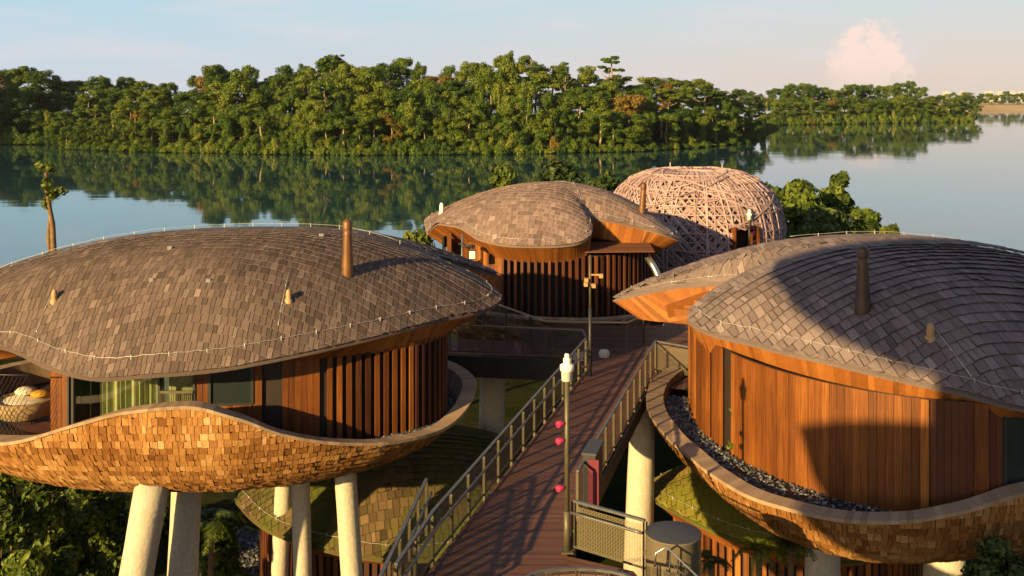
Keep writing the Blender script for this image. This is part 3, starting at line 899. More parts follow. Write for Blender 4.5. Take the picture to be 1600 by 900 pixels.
# terrace: net and lounge chair
mb = MB()
A = [(-18.6, 33), (-17.4, 30.6), (-15.4, 29.3), (-13.7, 29.2)]
tp = Path(A); nw = 26; n_ = int(tp.L / 0.13)
for i in range(n_):
    for sg in (1, -1):
        d0 = tp.L * i / n_
        pts = []
        for k in range(9):
            d = d0 + sg * k / 8 * 1.05
            if 0 <= d <= tp.L:
                q, _ = tp.at(d); pts.append((q.x, q.y, 0.1 + 1.9 * k / 8))
        if len(pts) > 1: mb.tube(pts, 0.009, 3, caps=False)
for zz in (0.1, 2.0): mb.tube([(*tp.at(tp.L * k / 10)[0], zz) for k in range(11)], 0.02, 5)
single('safety_net', mb, M['darkmetal'], 'black diamond net strung round the open terrace of the curtained tree house', 'safety net', (-15, 30, 0))
mb = MB(); mb.add([(-18.6, 33.5, -0.02), (-13.65, 33.5, -0.02), (-13.65, 28.9, -0.02), (-15.8, 29.2, -0.02), (-17.6, 30.6, -0.02)], ((4, 3, 2, 1, 0),)); part('terrace_floor', mb, M['deck'], lh)
dl = P(40, 600, 31.6); dl.z = 0
lc = thing('lounge_chair', 'round wicker lounge chair with cream seat and mustard cushion on the netted terrace', 'chair', dl)
mb = MB(); mb.lathe(dl, ((0.75, 0.15), (0.86, 0.35), (0.88, 0.62), (0.82, 0.66), (0.8, 0.42), (0.1, 0.42)), 24); part('wicker_shell', mb, M['wicker'], lc)
mb = MB(); mb.lathe(dl, ((0.78, 0.43), (0.8, 0.52), (0.72, 0.6), (0.02, 0.62)), 24); part('seat_cushion', mb, M['cushion'], lc)
mb = MB(); mb.lathe(dl + Vector((-0.2, 0.45, 0.62)), ((0.05, 0), (0.3, 0.05), (0.33, 0.12), (0.25, 0.2), (0.02, 0.23)), 14); part('back_cushion', mb, M['cushion'], lc)
mb = MB(); mb.lathe(dl + Vector((0.35, 0.25, 0.62)), ((0.05, 0), (0.28, 0.04), (0.3, 0.1), (0.2, 0.16), (0.02, 0.18)), 14); part('back_cushion', mb, M['yellow'], lc, 'mustard cushion')
for a in (0.8, 2.3, 3.9, 5.4):
    mb = MB(); mb.tube([dl + Vector((0.6 * math.cos(a), 0.6 * math.sin(a), z)) for z in (-0.02, 0.2)], 0.03, 8); part('leg', mb, M['darkmetal'], lc)

# ================================================================== RIGHT TREE HOUSE
RC = (12.3, 32.3)
rroof = Roof(RC, [P(1600, 637, 24.1), P(1500, 612, 24.8), P(1400, 590, 25.8), P(1280, 561, 27.2), P(1180, 537, 29), P(1110, 520, 30.2), P(1075, 499, 31.5), P(1093, 470, 32.7),
                  P(1150, 449, 33.6), P(1157, 442, 34.2), P(1060, 446, 35.6), P(957, 467, 37.0), Vector((4.4, 37.9, 2.75)), Vector((6.2, 38.9, 2.6)), Vector((8.6, 40.3, 2.6)), Vector((11.8, 41.3, 2.7)),
                  Vector((16, 40, 2.8)), Vector((20, 36, 2.8)), Vector((21, 32, 2.7)), Vector((19, 27.5, 2.5)), Vector((15.8, 25.2, 2.4))], 5.3, 2.6)
RW = (12.0, 32.2)
rwall = Path(ellipse(RW, 6.2, 7.75, math.radians(120), math.radians(120 + 360), 360))
rh = thing('tree_house', 'pod-shaped tree house with tall orange board wall and half shaded grey roof', 'tree house', (RC[0], RC[1], 0))
roofp = part('roof', rroof.shingles(0.40, 0.13, 0.28, math.radians(7), 0.065, 0.11), M['roof_grey'], rh)
part('roof_deck', rroof.under(), M['roof_grey'], roofp)
part('soffit', rroof.soffit(ell_r(RC, RW, 6.22, 7.77), 1.0, 1.2), M['soffit'], roofp)
part('conductor_wire', ring_wire(rroof, 0.30, 0.07), M['wire'], roofp)
part('conductor_wire', line_wire(rroof, [(9.5, 35), (12.5, 35.3), (16, 35.2), (19, 34)], 0.14), M['wire'], roofp)
q1, q2 = on_roof(rroof, 1456, 515), on_roof(rroof, 1528, 608)
if q1 and q2: part('conductor_wire', line_wire(rroof, [q1.to_2d(), q2.to_2d()], 0.06, 0.012, 0.8), M['wire'], roofp)
q = on_roof(rroof, 1348, 486) or P(1348, 486, 30)
flue(rh, (q.x, q.y, q.z), 1.50, 0.21, 0.15, M['flue_dark'])
q = on_roof(rroof, 1454, 528)
if q: vent(rh, rroof, q.x, q.y, M['sand'], 0.38, 0.1)
# slatted pergola in the notch of the roof
mb = MB()
for i in range(6):
    a = P(1050 + i * 17, 487 - i * 6.5, 34.4 + 0.05 * i); mb.bar(a, a + Vector((1.15, -0.9, 0.12)), 0.1, 0.22, tint=ngauss(0.5, 0.2))
a, b = P(1043, 487, 34.3), P(1145, 452, 34.8); mb.bar(a, b, 0.12, 0.42)
part('pergola', mb, M['soffit'], roofp)

S_ = {k: rwall.px(k, 4, 20.5) for k in (1086, 1112, 1128, 1142, 1437, 1452, 1522, 1545, 1572, 1640)}
mb = MB(); backing(mb, rwall, 0, rwall.L, Z0, Z1, -0.09); wallp = part('timber_wall', mb, M['dark'], rh)
clad(wallp, rwall, S_[1142], S_[1437], Z0, Z1, wd=0.205, jit=0.02); clad(wallp, rwall, S_[1112], S_[1128], Z0, Z1, wd=0.2)
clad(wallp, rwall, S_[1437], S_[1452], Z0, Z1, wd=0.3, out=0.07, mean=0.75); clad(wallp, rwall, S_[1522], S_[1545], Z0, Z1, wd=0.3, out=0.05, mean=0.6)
clad(wallp, rwall, S_[1452], S_[1522], Z0, Z1, 'fin', 'boards coloured dark for shade', wd=0.16, out=-0.02); clad(wallp, rwall, S_[1545], S_[1572], Z0, Z1, 'fin', wd=0.16, out=-0.02)  # shaded stretch of wall, its shade put into the board colour
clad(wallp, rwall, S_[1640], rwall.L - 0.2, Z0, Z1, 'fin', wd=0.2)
mb = MB(); fins(mb, rwall, 0.3, S_[1112] - 0.15, Z0, Z1, 0.34, 0.06, 0.12); part('fin_screen', mb, M['clad'], wallp)
mb = MB(); panel_box(mb, rwall, S_[1572], S_[1640], 0.7, 2.3, 0.0, 0.04); wp = part('window', mb, M['glass'], wallp)
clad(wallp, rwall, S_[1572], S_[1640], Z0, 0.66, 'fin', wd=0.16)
mb = MB(); panel_box(mb, rwall, S_[1572] - 0.05, S_[1572] + 0.02, 0.65, 2.4, 0.05, 0.12); panel_box(mb, rwall, S_[1572], S_[1640], 0.63, 0.7, 0.05, 0.12); part('window_frame', mb, M['darkmetal'], wp)

rhull = Hull(RC, [P(1014, 637, 32.5), P(1025, 660, 31), P(1060, 699, 29.3), P(1120, 747, 26.9), P(1200, 787, 25), P(1300, 811, 24), P(1400, 816, 23.6), P(1500, 801, 23.6), P(1600, 772, 23.8),
                  Vector((14.5, 24.3, 1.0)), Vector((18, 26.5, .8)), Vector((20, 31, .5)), Vector((18.5, 37, .4)), Vector((12.5, 40, .4)), Vector((7.5, 38.5, .3)), Vector((5.0, 35.4, .15))], -2.0, 1.35, 0.55)
hp = part('hull', rhull.shingles(20, 0.09, 0.24, 0.06, 0.095), M['hull'], rh)
part('hull_lining', rhull.shell(), M['hull'], hp)
part('coping', rhull.coping(0.50, -0.25), M['rim'], hp)
part('hull_floor', rhull.floor(-0.27), M['dark'], hp)
part('gravel_bed', rhull.pebbles(-0.25, ell_r(RC, RW, 6.25, 7.8), math.radians(-200), math.radians(-75), 0.5, 170), M['pebble'], rh)['kind'] = 'stuff'
columns(rh, [(1285, 835, 1285, 900, 54, 29), (1352, 860, 1350, 900, 22, 36), (1380, 868, 1380, 900, 42, 33), (1475, 865, 1475, 900, 62, 31)], -1.2)


def creeper(name, pos, n, size, label):
    mb = MB()
    for _ in range(n):
        p_ = Vector(pos) + Vector((U(-1, 1) * size, U(-0.12, 0.0), U(-1, 1) * size * 0.8)); leaf(mb, p_, Vector((U(-.4, .4), -1, U(0, .6))), U(0.05, 0.10))
    return single(name, mb, M['leaf_bright'], label, 'plant', pos)


def leaf(mb, p_, nrm, s_, asp=1.7, tint=None):
    nrm = nrm.normalized(); t1 = nrm.cross(Vector((U(-1, 1), U(-1, 1), U(-1, 1))))
    if t1.length < 1e-3: t1 = Vector((1, 0, 0))
    t1.normalize(); t2 = nrm.cross(t1)
    a = p_ - t1 * s_ * asp * 0.5; b = p_ + t2 * s_ * 0.5 + nrm * s_ * 0.06; c_ = p_ + t1 * s_ * asp * 0.5 - nrm * s_ * 0.12; d = p_ - t2 * s_ * 0.5 + nrm * s_ * 0.06
    mb.add((a, b, c_, d), ((0, 1, 2, 3),), rnd() if tint is None else tint)


# ================================================================== MIDDLE TREE HOUSE
CC = (2.0, 50.3)
croof = Roof(CC, [P(665, 356, 49.3), P(667, 364, 48.5), P(686, 348, 47.4), P(712, 352, 46.6), P(750, 373, 45.8), P(800, 383, 45), P(850, 384, 44.8), P(895, 381, 45), P(920, 370, 45.6), P(926, 352, 46.6),
                  P(922, 341, 47.6), P(950, 344, 47.5), P(1000, 355, 47.5), P(1040, 366, 47.5), P(1062, 374, 48), Vector((8.1, 50.5, 3.2)), Vector((6.8, 54.4, 3.2)), Vector((2, 56.6, 3.3)),
                  Vector((-2, 55.2, 3.5)), Vector((-4.2, 52, 3.8))], 5.68, 2.1)
CW = (1.9, 50.5)
cwall = Path(ellipse(CW, 5.0, 4.7, math.radians(150), math.radians(510), 300))
ch = thing('tree_house', 'smaller tree house with split shingle roof and dark fins before the woven dome', 'tree house', (CC[0], CC[1], 0))
roofp = part('roof', croof.shingles(0.30, 0.16, 0.32, math.radians(-14), 0.03, 0.12), M['roof_mid'], ch)
part('roof_deck', croof.under(), M['roof_mid'], roofp)
part('soffit', croof.soffit(ell_r(CC, CW, 5.05, 4.75), 1.25, 0.85), M['soffit'], roofp)
part('conductor_wire', ring_wire(croof, 0.22, 0.07, r=0.007), M['wire'], roofp)
part('conductor_wire', line_wire(croof, [(2.0, 52), (3.0, 50), (3.3, 48)], 0.05, 0.009), M['wire'], roofp)
q = on_roof(croof, 1003, 332) or P(1003, 332, 49)
flue(ch, (q.x, q.y, q.z - 0.1), 1.25, 0.17, 0.13, M['rust'], (0.08, 0))
q = on_roof(croof, 690, 333)
if q: vent(ch, croof, q.x, q.y, M['white'], 0.5, 0.1)
mb = MB()
for i in range(9):
    y = 45.9 + i * 0.22; mb.bar((3.1, y, 2.95 + 0.02 * i), (6.4, y + 0.2, 2.95 + 0.02 * i), 0.2, 0.05, tint=ngauss(0.5, 0.15))
part('lower_roof', mb, M['brownpanel'], roofp)
CZ1 = 2.75
S_ = {k: cwall.px(k, 0.5, 13) for k in (705, 784, 1020)}
mb = MB(); backing(mb, cwall, 0, cwall.L, -0.3, CZ1, -0.09); wallp = part('timber_wall', mb, M['dark'], ch)
mb = MB(); boards(mb, cwall, 0.3, S_[784], -0.3, 3.3, 0.2); part('cladding', mb, M['clad'], wallp)
mb = MB(); fins(mb, cwall, S_[784] + 0.1, cwall.L - 0.4, -0.3, CZ1, 0.30, 0.12, 0.16); part('fin_screen', mb, M['fin'], wallp)
mb = MB(); mb.box((*P(702, 380, 47.6).to_2d(), 1.6), (0.2, 0.2, 4.0)); part('corner_post', mb, M['clad'], wallp)
mb = MB(); q = P(694, 385, 48.2); mb.box((q.x, q.y, 2.2), (0.1, 1.3, 2.4)); part('window', mb, M['glass'], wallp)
chull = Hull(CC, [Vector((CC[0] + 5.9 * math.cos(a), CC[1] + 5.5 * math.sin(a), 0.12 + 0.1 * math.sin(2 * a))) for a in np.linspace(-PI, PI, 17)[:-1]], -2.2, 1.35, 0.5)
hp = part('hull', chull.shingles(14, 0.22, 0.4), M['hull'], ch)
part('hull_lining', chull.shell(), M['hull'], hp)
part('coping', chull.coping(0.4, -0.3), M['rim'], hp)
part('hull_floor', chull.floor(-0.3), M['dark'], hp)
mb = MB(); mb.tube([(6.2, 47.2, 2.6), (6.5, 46.9, 2.1), (7.0, 46.6, 1.0), (7.3, 46.4, 0.0)], 0.16, 8); part('downspout', mb, M['steel'], ch)
columns(ch, [(770, 590, 768, 665, 40, 41)], -0.3)

# lamp and camera bracket on the wall of the middle house
q = P(738, 398, 45.6)
wl_ = thing('wall_lamp', 'square white lit lamp panel on a dark bracket beside the middle tree house', 'lamp', q)
mb = MB(); mb.box(q, (0.34, 0.12, 0.42)); part('lamp_box', mb, M['darkmetal'], wl_)
mb = MB(); mb.box(q + Vector((0, -0.075, 0)), (0.26, 0.03, 0.34)); part('lamp_panel', mb, M['white'], wl_)
mb = MB(); mb.tube([q + Vector((-0.1, 0, 0.25)), q + Vector((-0.5, 0.1, 0.45)), q + Vector((-0.6, 0.3, 0.45))], 0.05, 6); part('bracket', mb, M['darkmetal'], wl_)
q = P(722, 385, 45.9)
cp = thing('camera_pole', 'thin pole with small cameras on arms beside the square white lamp', 'camera pole', (q.x, q.y, -0.2))
mb = MB(); mb.tube([(q.x, q.y, -0.2), (q.x, q.y, 3.75)], 0.04, 8); part('pole', mb, M['steel'], cp)
for dz_, dx_ in ((0.1, 0.45), (-0.4, -0.4)):
    mb = MB(); z = q.z + dz_; mb.bar((q.x, q.y, z), (q.x + dx_, q.y - 0.1, z), 0.05, 0.05); mb.box((q.x + dx_, q.y - 0.15, z - 0.08), (0.16, 0.36, 0.15), 0.4); part('camera', mb, M['darkmetal'], cp)

# ================================================================== WOVEN DOME
DC = (11.0, 62.0)
prof = [(4.75, -0.5), (5.05, 0.4), (5.25, 1.3), (5.28, 2.2), (5.1, 3.2), (4.6, 4.15), (3.8, 4.85), (2.9, 5.25), (2.0, 5.4), (1.45, 5.3), (1.2, 5.05), (1.12, 4.75)]
cl = [0]
for i in range(1, len(prof)): cl.append(cl[-1] + math.hypot(prof[i][0] - prof[i - 1][0], prof[i][1] - prof[i - 1][1]))


def dome_pt(u, a, off=0.0):
    d = u * cl[-1]; r = float(np.interp(d, cl, [p_[0] for p_ in prof])); z = float(np.interp(d, cl, [p_[1] for p_ in prof]))
    e = 0.02; r2 = float(np.interp(min(d + e, cl[-1]), cl, [p_[0] for p_ in prof])); z2 = float(np.interp(min(d + e, cl[-1]), cl, [p_[1] for p_ in prof]))
    tx, tz = r2 - r, z2 - z; l = math.hypot(tx, tz) or 1
    r += off * tz / l; z -= off * tx / l
    return Vector((DC[0] + r * math.cos(a), DC[1] + r * math.sin(a), z))


DOOR_A = math.radians(-68)
dm = thing('woven_dome', 'pale pink woven lattice dome with open round top and arched doorway', 'dome', (DC[0], DC[1], 0))


def door_gap(p_):
    a = math.atan2(p_.y - DC[1], p_.x - DC[0]); return abs(a - DOOR_A) < 0.155 and p_.z < 2.55


mb = MB()


def strip(u0, a0, u1, a1, off, wd, n=26, wob=0.0):
    prev = None; ti = ngauss(0.5, 0.2); ph = rnd() * 6
    for i in range(n + 1):
        f = i / n; u = u0 + (u1 - u0) * f; a = a0 + (a1 - a0) * f + wob * math.sin(ph + f * 5)
        p_ = dome_pt(u, a, off); c_ = dome_pt(u, a, off + 0.05)
        if prev is not None and not door_gap(p_):
            d = (p_ - prev[0]).normalized(); nr = (c_ - p_).normalized(); sd_ = d.cross(nr) * wd / 2
            a_, b_ = prev[0], p_
            mb.add((a_ - sd_, a_ + sd_, b_ + sd_, b_ - sd_, a_ - sd_ + nr * .045, a_ + sd_ + nr * .045, b_ + sd_ + nr * .045, b_ - sd_ + nr * .045),
                   ((4, 5, 6, 7), (0, 4, 7, 3), (1, 2, 6, 5)), ti)
        prev = (p_, c_)


K = 128
for i in range(K):
    a = 2 * PI * i / K
    strip(0, a + U(-.03, .03), 0.97, a + 1.55 + U(-.05, .05), 0.0, 0.075, wob=0.02)
    strip(0, a + U(-.03, .03), 0.97, a - 1.55 + U(-.05, .05), 0.05, 0.075, wob=0.02)
for i in range(72):
    a = 2 * PI * i / 72; strip(0, a + U(-.03, .03), U(.75, .97), a + U(-.2, .2), 0.10, 0.075, wob=0.02)
for i in range(16):
    u = 0.04 + 0.88 * i / 16; strip(u, rnd() * 6, u + U(-.01, .01), 6.3 + rnd() * 6, 0.085, 0.07, 90)
for i in range(40):
    u = U(0.0, 0.75); a = U(0, 2 * PI); strip(u, a, min(0.98, u + U(.05, .3)), a + random.choice((-1, 1)) * U(.6, 1.4), 0.13, 0.075, 18)
part('lattice', mb, M['lattice'], dm)
mb = MB(); n = 48; vs_ = []
for u in np.linspace(0, 0.93, 14):
    for k in range(n): vs_.append(dome_pt(u, 2 * PI * k / n, -0.22))
fs = []
for i in range(13):
    for k in range(n):
        c_ = vs_[i * n + k]
        if door_gap(c_): continue
        fs.append((i * n + k, i * n + (k + 1) % n, (i + 1) * n + (k + 1) % n, (i + 1) * n + k))
mb.add(vs_, fs); part('inner_shell', mb, m_plain('dim_inner_shell', (0.24, 0.165, 0.165), 0.9), dm)
mb = MB(); mb.tube([dome_pt(0.93, 2 * PI * k / 32, 0.05) for k in range(32)], 0.09, 6, closed=True); mb.tube([dome_pt(0.985, 2 * PI * k / 32, 0.02) for k in range(32)], 0.07, 6, closed=True); part('oculus_ring', mb, M['lattice'], dm)
for a in (2.1, 0.5):
    p_ = dome_pt(0.84, a, 0); mb = MB(); mb.tube([p_, p_ + Vector((0, 0, 0.42))], [0.05, 0.035], 8); part('finial', mb, M['lattice'], dm)
mb = MB(); dn = Vector((math.cos(DOOR_A), math.sin(DOOR_A), 0)); dt = Vector((-dn.y, dn.x, 0)); dp = Vector((DC[0], DC[1], 0)) + dn * 5.0
for sg in (-1, 1):
    a = dp + dt * sg * 0.85; mb.bar(a + Vector((0, 0, -.3)) + dn * 0.2, a + Vector((0, 0, 2.6)) + dn * 0.05 - dt * sg * 0.1, 0.9, 0.09, up=dt)
mb.bar(dp - dt * 0.85 + Vector((0, 0, 2.6)), dp + dt * 0.85 + Vector((0, 0, 2.6)), 0.7, 0.09)
part('door_frame', mb, M['clad'], dm)
mb = MB(); mb.box(dp - dn * 0.6 + Vector((0, 0, 1.1)), (1.5, 0.06, 2.8), DOOR_A + PI / 2); part('door', mb, M['dark'], dm)

# ================================================================== BOARDWALK
def deck_boards(mb, left, right, n, z=0.0, th=0.05):
    """cross boards between two edge polylines (parametrised 0..1)"""
    lp, rp = Path(left), Path(right)
    for i in range(n):
        a0, _ = lp.at(lp.L * (i + 0.03) / n); a1, _ = lp.at(lp.L * (i + 0.97) / n); b0, _ = rp.at(rp.L * (i + 0.03) / n); b1, _ = rp.at(rp.L * (i + 0.97) / n)
        ti = ngauss(0.5, 0.16)
        mb.add([(a0.x, a0.y, z), (b0.x, b0.y, z), (b1.x, b1.y, z), (a1.x, a1.y, z), (a0.x, a0.y, z - th), (b0.x, b0.y, z - th)], ((0, 1, 2, 3), (4, 5, 1, 0)), ti)


LE = [(-2.5, 18.6), (-1.62, 21.9), (2.75, 37.4)]     # left edge of the walk
RE = [(1.2, 18.6), (1.2, 22.4), (1.4, 23.6), (5.15, 37.0)]
mb = MB(); deck_boards(mb, LE, RE, 140)
deck_boards(mb, [(1.2, 18.0), (1.2, 22.2)], [(3.6, 17.6), (2.55, 21.5)], 28, -0.002)
deck_boards(mb, [(2.75, 37.4), (-0.6, 44.2)], [(5.15, 37.0), (7.4, 37.6), (12.5, 44.6)], 52, -0.004)
deck_boards(mb, [(-12, 41.2), (2.75, 38.8)], [(-12, 43.4), (2.4, 41.3)], 90, -0.008)
deck_boards(mb, [(5.15, 37.0), (6.6, 36.3)], [(4.6, 35.2), (6.2, 34.6)], 10, -0.010)
deck_boards(mb, [(5.6, 39.5), (6.9, 46), (9.2, 58)], [(13.5, 39.5), (15, 58)], 125, -0.014)
struct('boardwalk', mb, M['deck'])
mb = MB()
for pl in (LE, RE[2:]):
    for i in range(len(pl) - 1): mb.bar((*pl[i], -0.30), (*pl[i + 1], -0.30), 0.14, 0.46)
mb.bar((-12, 41.15, -0.45), (2.6, 38.75, -0.45), 0.2, 0.8)
mb.bar((2.75, 37.4, -0.3), (2.75, 38.8, -0.3), 0.12, 0.46)
mb.bar((1.25, 22.15, -0.32), (2.5, 21.5, -0.32), 0.12, 0.5)
for i in range(8):
    f = i / 8; a = Vector(LE[1]).lerp(Vector(LE[2]), f); b = Vector(RE[2]).lerp(Vector(RE[3]), f); mb.bar((*a, -0.4), (*b, -0.4), 0.15, 0.3)
struct('boardwalk_beams', mb, M['darkmetal'])
mb = MB()
mb.tube([Vector((4.48, 35, -0.55)), Vector((4.40, 35, -3)), Vector((4.25, 35, -8.6))], [0.40, 0.46, 0.54], 32)
single('bridge_column', mb, M['concrete'], 'thick sunlit concrete column rising beside the right edge of the boardwalk', 'column', (4.3, 35, -8.6))


def railing(name, label, pts, h=1.1, step=1.25, handrail=None, infill=True, group=None, top=0.07, mat='metal', side=1, z=0.0, posts=True, inf='infill'):
    pts = [Vector(p_) for p_ in pts]; pa = Path([p_.to_2d() for p_ in pts])
    o = thing(name, label, 'railing', (pts[0].x, pts[0].y, z), group)
    mb = MB()
    for i in range(len(pts) - 1):
        a, b = pts[i], pts[i + 1]; mb.bar((a.x, a.y, z + h), (b.x, b.y, z + h), top, 0.05)
    part('top_rail', mb, M[mat], o)
    mb = MB()
    for i in range(len(pts) - 1):
        a, b = pts[i], pts[i + 1]; mb.bar((a.x, a.y, z + 0.1), (b.x, b.y, z + 0.1), 0.035, 0.04)
    part('bottom_rail', mb, M['bronze'], o)
    if handrail:
        mb = MB(); hp_ = []
        for k in range(int(pa.L / 0.4) + 2):
            q, tg = pa.at(min(pa.L, k * 0.4)); q = q + Vector((tg.y, -tg.x)) * 0.12 * side; hp_.append((q.x, q.y, z + handrail))
        mb.tube(hp_, 0.032, 8); hr = part('handrail', mb, M[mat], o)
        for k in range(int(pa.L / 1.25)):
            mb = MB()
            q, tg = pa.at(0.5 + k * 1.25); nr = Vector((tg.y, -tg.x)) * side; mb.bar((q.x, q.y, z + handrail - 0.07), (q.x + nr.x * .12, q.y + nr.y * .12, z + handrail - 0.02), 0.02, 0.02)
            part('handrail_bracket', mb, M[mat], hr)
    d = 0.0; n = max(1, round(pa.L / step))
    for k in range(n + 1):
        q, tg = pa.at(pa.L * k / n); mb = MB(); rz = math.atan2(tg.y, tg.x)
        for sg in (-1, 1):
            c_ = q + tg * sg * 0.035; mb.box((c_.x, c_.y, z + (h - 0.02) / 2 - 0.1), (0.015, 0.065, h + 0.18), rz)
        mb.box((q.x, q.y, z + h * 0.4), (0.05, 0.03, 0.06), rz)
        part('post', mb, M['bronze'], o)
    if infill:
        for i in range(len(pts) - 1):
            a, b = pts[i], pts[i + 1]; L = (b - a).length; n = max(1, round(L / step)); mb = MB()
            for k in range(n):
                p0, p1 = a.lerp(b, (k + 0.05) / n), a.lerp(b, (k + 0.95) / n)
                mb.quad((p0.x, p0.y, z + 0.12), (p1.x, p1.y, z + 0.12), (p1.x, p1.y, z + h - 0.1), (p0.x, p0.y, z + h - 0.1), 0.5,
                        [(k / n * L, 0), ((k + .9) / n * L, 0), ((k + .9) / n * L, h), (k / n * L, h)])
            part('mesh_infill', mb, M[inf], o)
    return o


railing('railing', 'long grey metal railing with lower handrail along the left edge of the boardwalk', [(-2.2, 19.4, 0), (-1.68, 21.9, 0), (2.69, 37.35, 0)], handrail=0.82, group=None)
railing('railing', 'grey metal railing along the right edge of the boardwalk above the thick column', [(1.55, 24.2, 0), (5.18, 37.0, 0)], handrail=None)
railing('railing', 'short railing from the boardwalk corner to the slatted end of the orange board wall', [(5.2, 37.0, 0), (6.4, 36.0, 0)], step=1.5)
railing('railing', 'small outer stair railing beginning beside the near end of the long left railing', [(-2.45, 18.7, 0), (-1.98, 23.7, 0)], step=1.0, handrail=0.8)
railing('railing', 'mesh panel railing between the lamp post with red lights and the grey drum', [(1.35, 22.45, 0), (2.78, 21.4, 0)], step=1.4, handrail=0.88)
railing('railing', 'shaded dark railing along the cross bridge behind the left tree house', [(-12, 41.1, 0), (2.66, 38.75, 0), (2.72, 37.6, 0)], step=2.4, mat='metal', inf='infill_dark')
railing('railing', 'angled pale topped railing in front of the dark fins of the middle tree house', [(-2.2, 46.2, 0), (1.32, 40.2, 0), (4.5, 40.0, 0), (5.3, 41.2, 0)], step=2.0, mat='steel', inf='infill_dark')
# curved railing end at the bottom of the picture
arc = [(1.25 + 1.02 * math.cos(a), 19.05 + 0.5 * math.sin(a), 0) for a in np.linspace(PI * 0.95, PI * 0.05, 9)]
railing('railing', 'low curved railing top at the near end of the boardwalk', arc, h=0.95, step=0.6)

# sign box on the right edge
q = P(925, 790, 24.9)
sb = thing('sign_box', 'dark grey box with a magenta side panel standing against the right boardwalk railing', 'sign box', (1.95, 25.2, 0))
mb = MB(); mb.box((2.0, 25.3, 0.62), (0.30, 1.0, 1.3), -0.27); part('casing', mb, M['darkmetal'], sb)
mb = MB(); mb.box((1.97, 24.77, 0.62), (0.26, 0.03, 1.1), -0.27); part('panel', mb, M['pink'], sb)
mb = MB(); mb.box((2.0, 25.3, 1.29), (0.36, 1.06, 0.05), -0.27); part('top_cover', mb, M['drumtop'], sb)


def lamp(px, Y, label, reds=(), head=True, ztop=4.33):
    x = (px - 800) * Y / F; o = thing('lamp_post', label, 'lamp post', (x, Y, 0))
    zt = ztop - 0.55
    mb = MB(); mb.tube([(x, Y, 0), (x, Y, 0.9)], 0.075, 12); mb.tube([(x, Y, 0.9), (x, Y, zt)], 0.055, 12); mb.box((x, Y, 0.02), (0.26, 0.26, 0.04)); part('pole', mb, M['bronze'], o)
    mb = MB(); mb.lathe((x, Y, zt), ((0.02, -0.04), (0.12, -0.03), (0.13, 0.18), (0.155, 0.19), (0.155, 0.31), (0.09, 0.34)), 18); hd = part('lamp_head', mb, M['white'], o)
    mb = MB(); mb.lathe((x, Y, zt), ((0.085, 0.33), (0.085, 0.45), (0.055, 0.47), (0.05, 0.55), (0.01, 0.56)), 14); part('sensor', mb, M['white'], hd)
    for z, sx_ in reds:
        mb = MB(); c_ = Vector((x + sx_ * 0.12, Y - 0.05, z))
        mb.tube([c_ + Vector((sx_ * 0.10, -0.04, -0.02)), c_ + Vector((sx_ * 0.085, -0.03, -0.015)), c_ + Vector((sx_ * 0.02, 0, 0)), c_ + Vector((-sx_ * 0.02, 0.0, 0)), c_ + Vector((-sx_ * 0.07, 0.02, 0.01))], [0.062, 0.075, 0.07, 0.045, 0.035], 16)
        rl = part('spotlight', mb, M['red'], o)
        mb = MB(); mb.tube([(x, Y, z), c_], 0.025, 6); part('bracket', mb, M['darkmetal'], rl)
    return o


lamp(886, 22.4, 'near white headed lamp post with red spotlights, at the boardwalk edge', ((2.82, -1), (2.45, -1), (1.42, -1)))
lamp(1171, 57.2, 'distant white headed lamp post with red lights before the dome doorway', ((2.3, 1), (1.6, 1)), ztop=3.6)
x, Y = (922 - 800) * 36.4 / F, 36.4
sp_ = thing('sensor_post', 'slim black post carrying sensor arms at the far end of the left railing', 'sensor post', (x, Y, 0))
mb = MB(); mb.tube([(x, Y, 0), (x, Y, 2.4)], 0.06, 10); part('pole', mb, M['darkmetal'], sp_)
mb = MB(); mb.tube([(x, Y, 2.4), (x, Y, 4.3)], 0.04, 8); part('mast', mb, M['bronze'], sp_)
for z, dx_ in ((3.6, 0.38), (3.45, -0.14), (3.25, 0.12), (3.3, -0.16)):
    mb = MB(); mb.bar((x, Y, z), (x + dx_, Y, z), 0.05, 0.05); mb.box((x + dx_, Y - 0.05, z - 0.03), (0.13, 0.2, 0.13)); part('sensor', mb, M['sand'], sp_)

# drum and its stair rail
q = P(1052, 832, 21.3)
dr = thing('service_drum', 'taupe steel drum with a dark flat lid near the bottom of the mesh panel railing', 'drum', (q.x, q.y, -4))
mb = MB(); mb.lathe((q.x, q.y, 0), ((0.57, -4), (0.57, q.z - 0.03), (0.585, q.z - 0.025), (0.585, q.z)), 48); part('drum_body', mb, M['drum'], dr)
mb = MB(); mb.lathe((q.x, q.y, 0), ((0.585, q.z), (0.55, q.z + 0.015), (0.005, q.z + 0.016)), 48); part('drum_lid', mb, M['drumtop'], dr)
sr = thing('stair_railing', 'small black bent stair railing against the front of the taupe drum', 'railing', (q.x, q.y - 0.8, -1.5))
a = P(1037, 858, 20.4); mb = MB()
mb.tube([a + Vector((-0.18, 0, -0.35)), a + Vector((-0.16, 0, -0.08)), a + Vector((0.05, 0, 0.05)), a + Vector((0.6, -0.1, -0.45)), a + Vector((0.95, -0.2, -0.75))], 0.022, 8); part('handrail', mb, M['steel'], sr)
for i in range(5):
    mb = MB(); b = a + Vector((0.12 + 0.16 * i, -0.02 * i, -0.02 - 0.14 * i)); mb.tube([b, b - Vector((0, 0, 1.6))], 0.016, 6); part('post', mb, M['darkmetal'], sr)
for k in range(3):
    mb = MB(); z = -0.2 - 0.2 * k; mb.tube([a + Vector((0.05, 0, z)), a + Vector((0.95, -0.2, z - 0.75))], 0.012, 6); part('bar', mb, M['darkmetal'], sr)
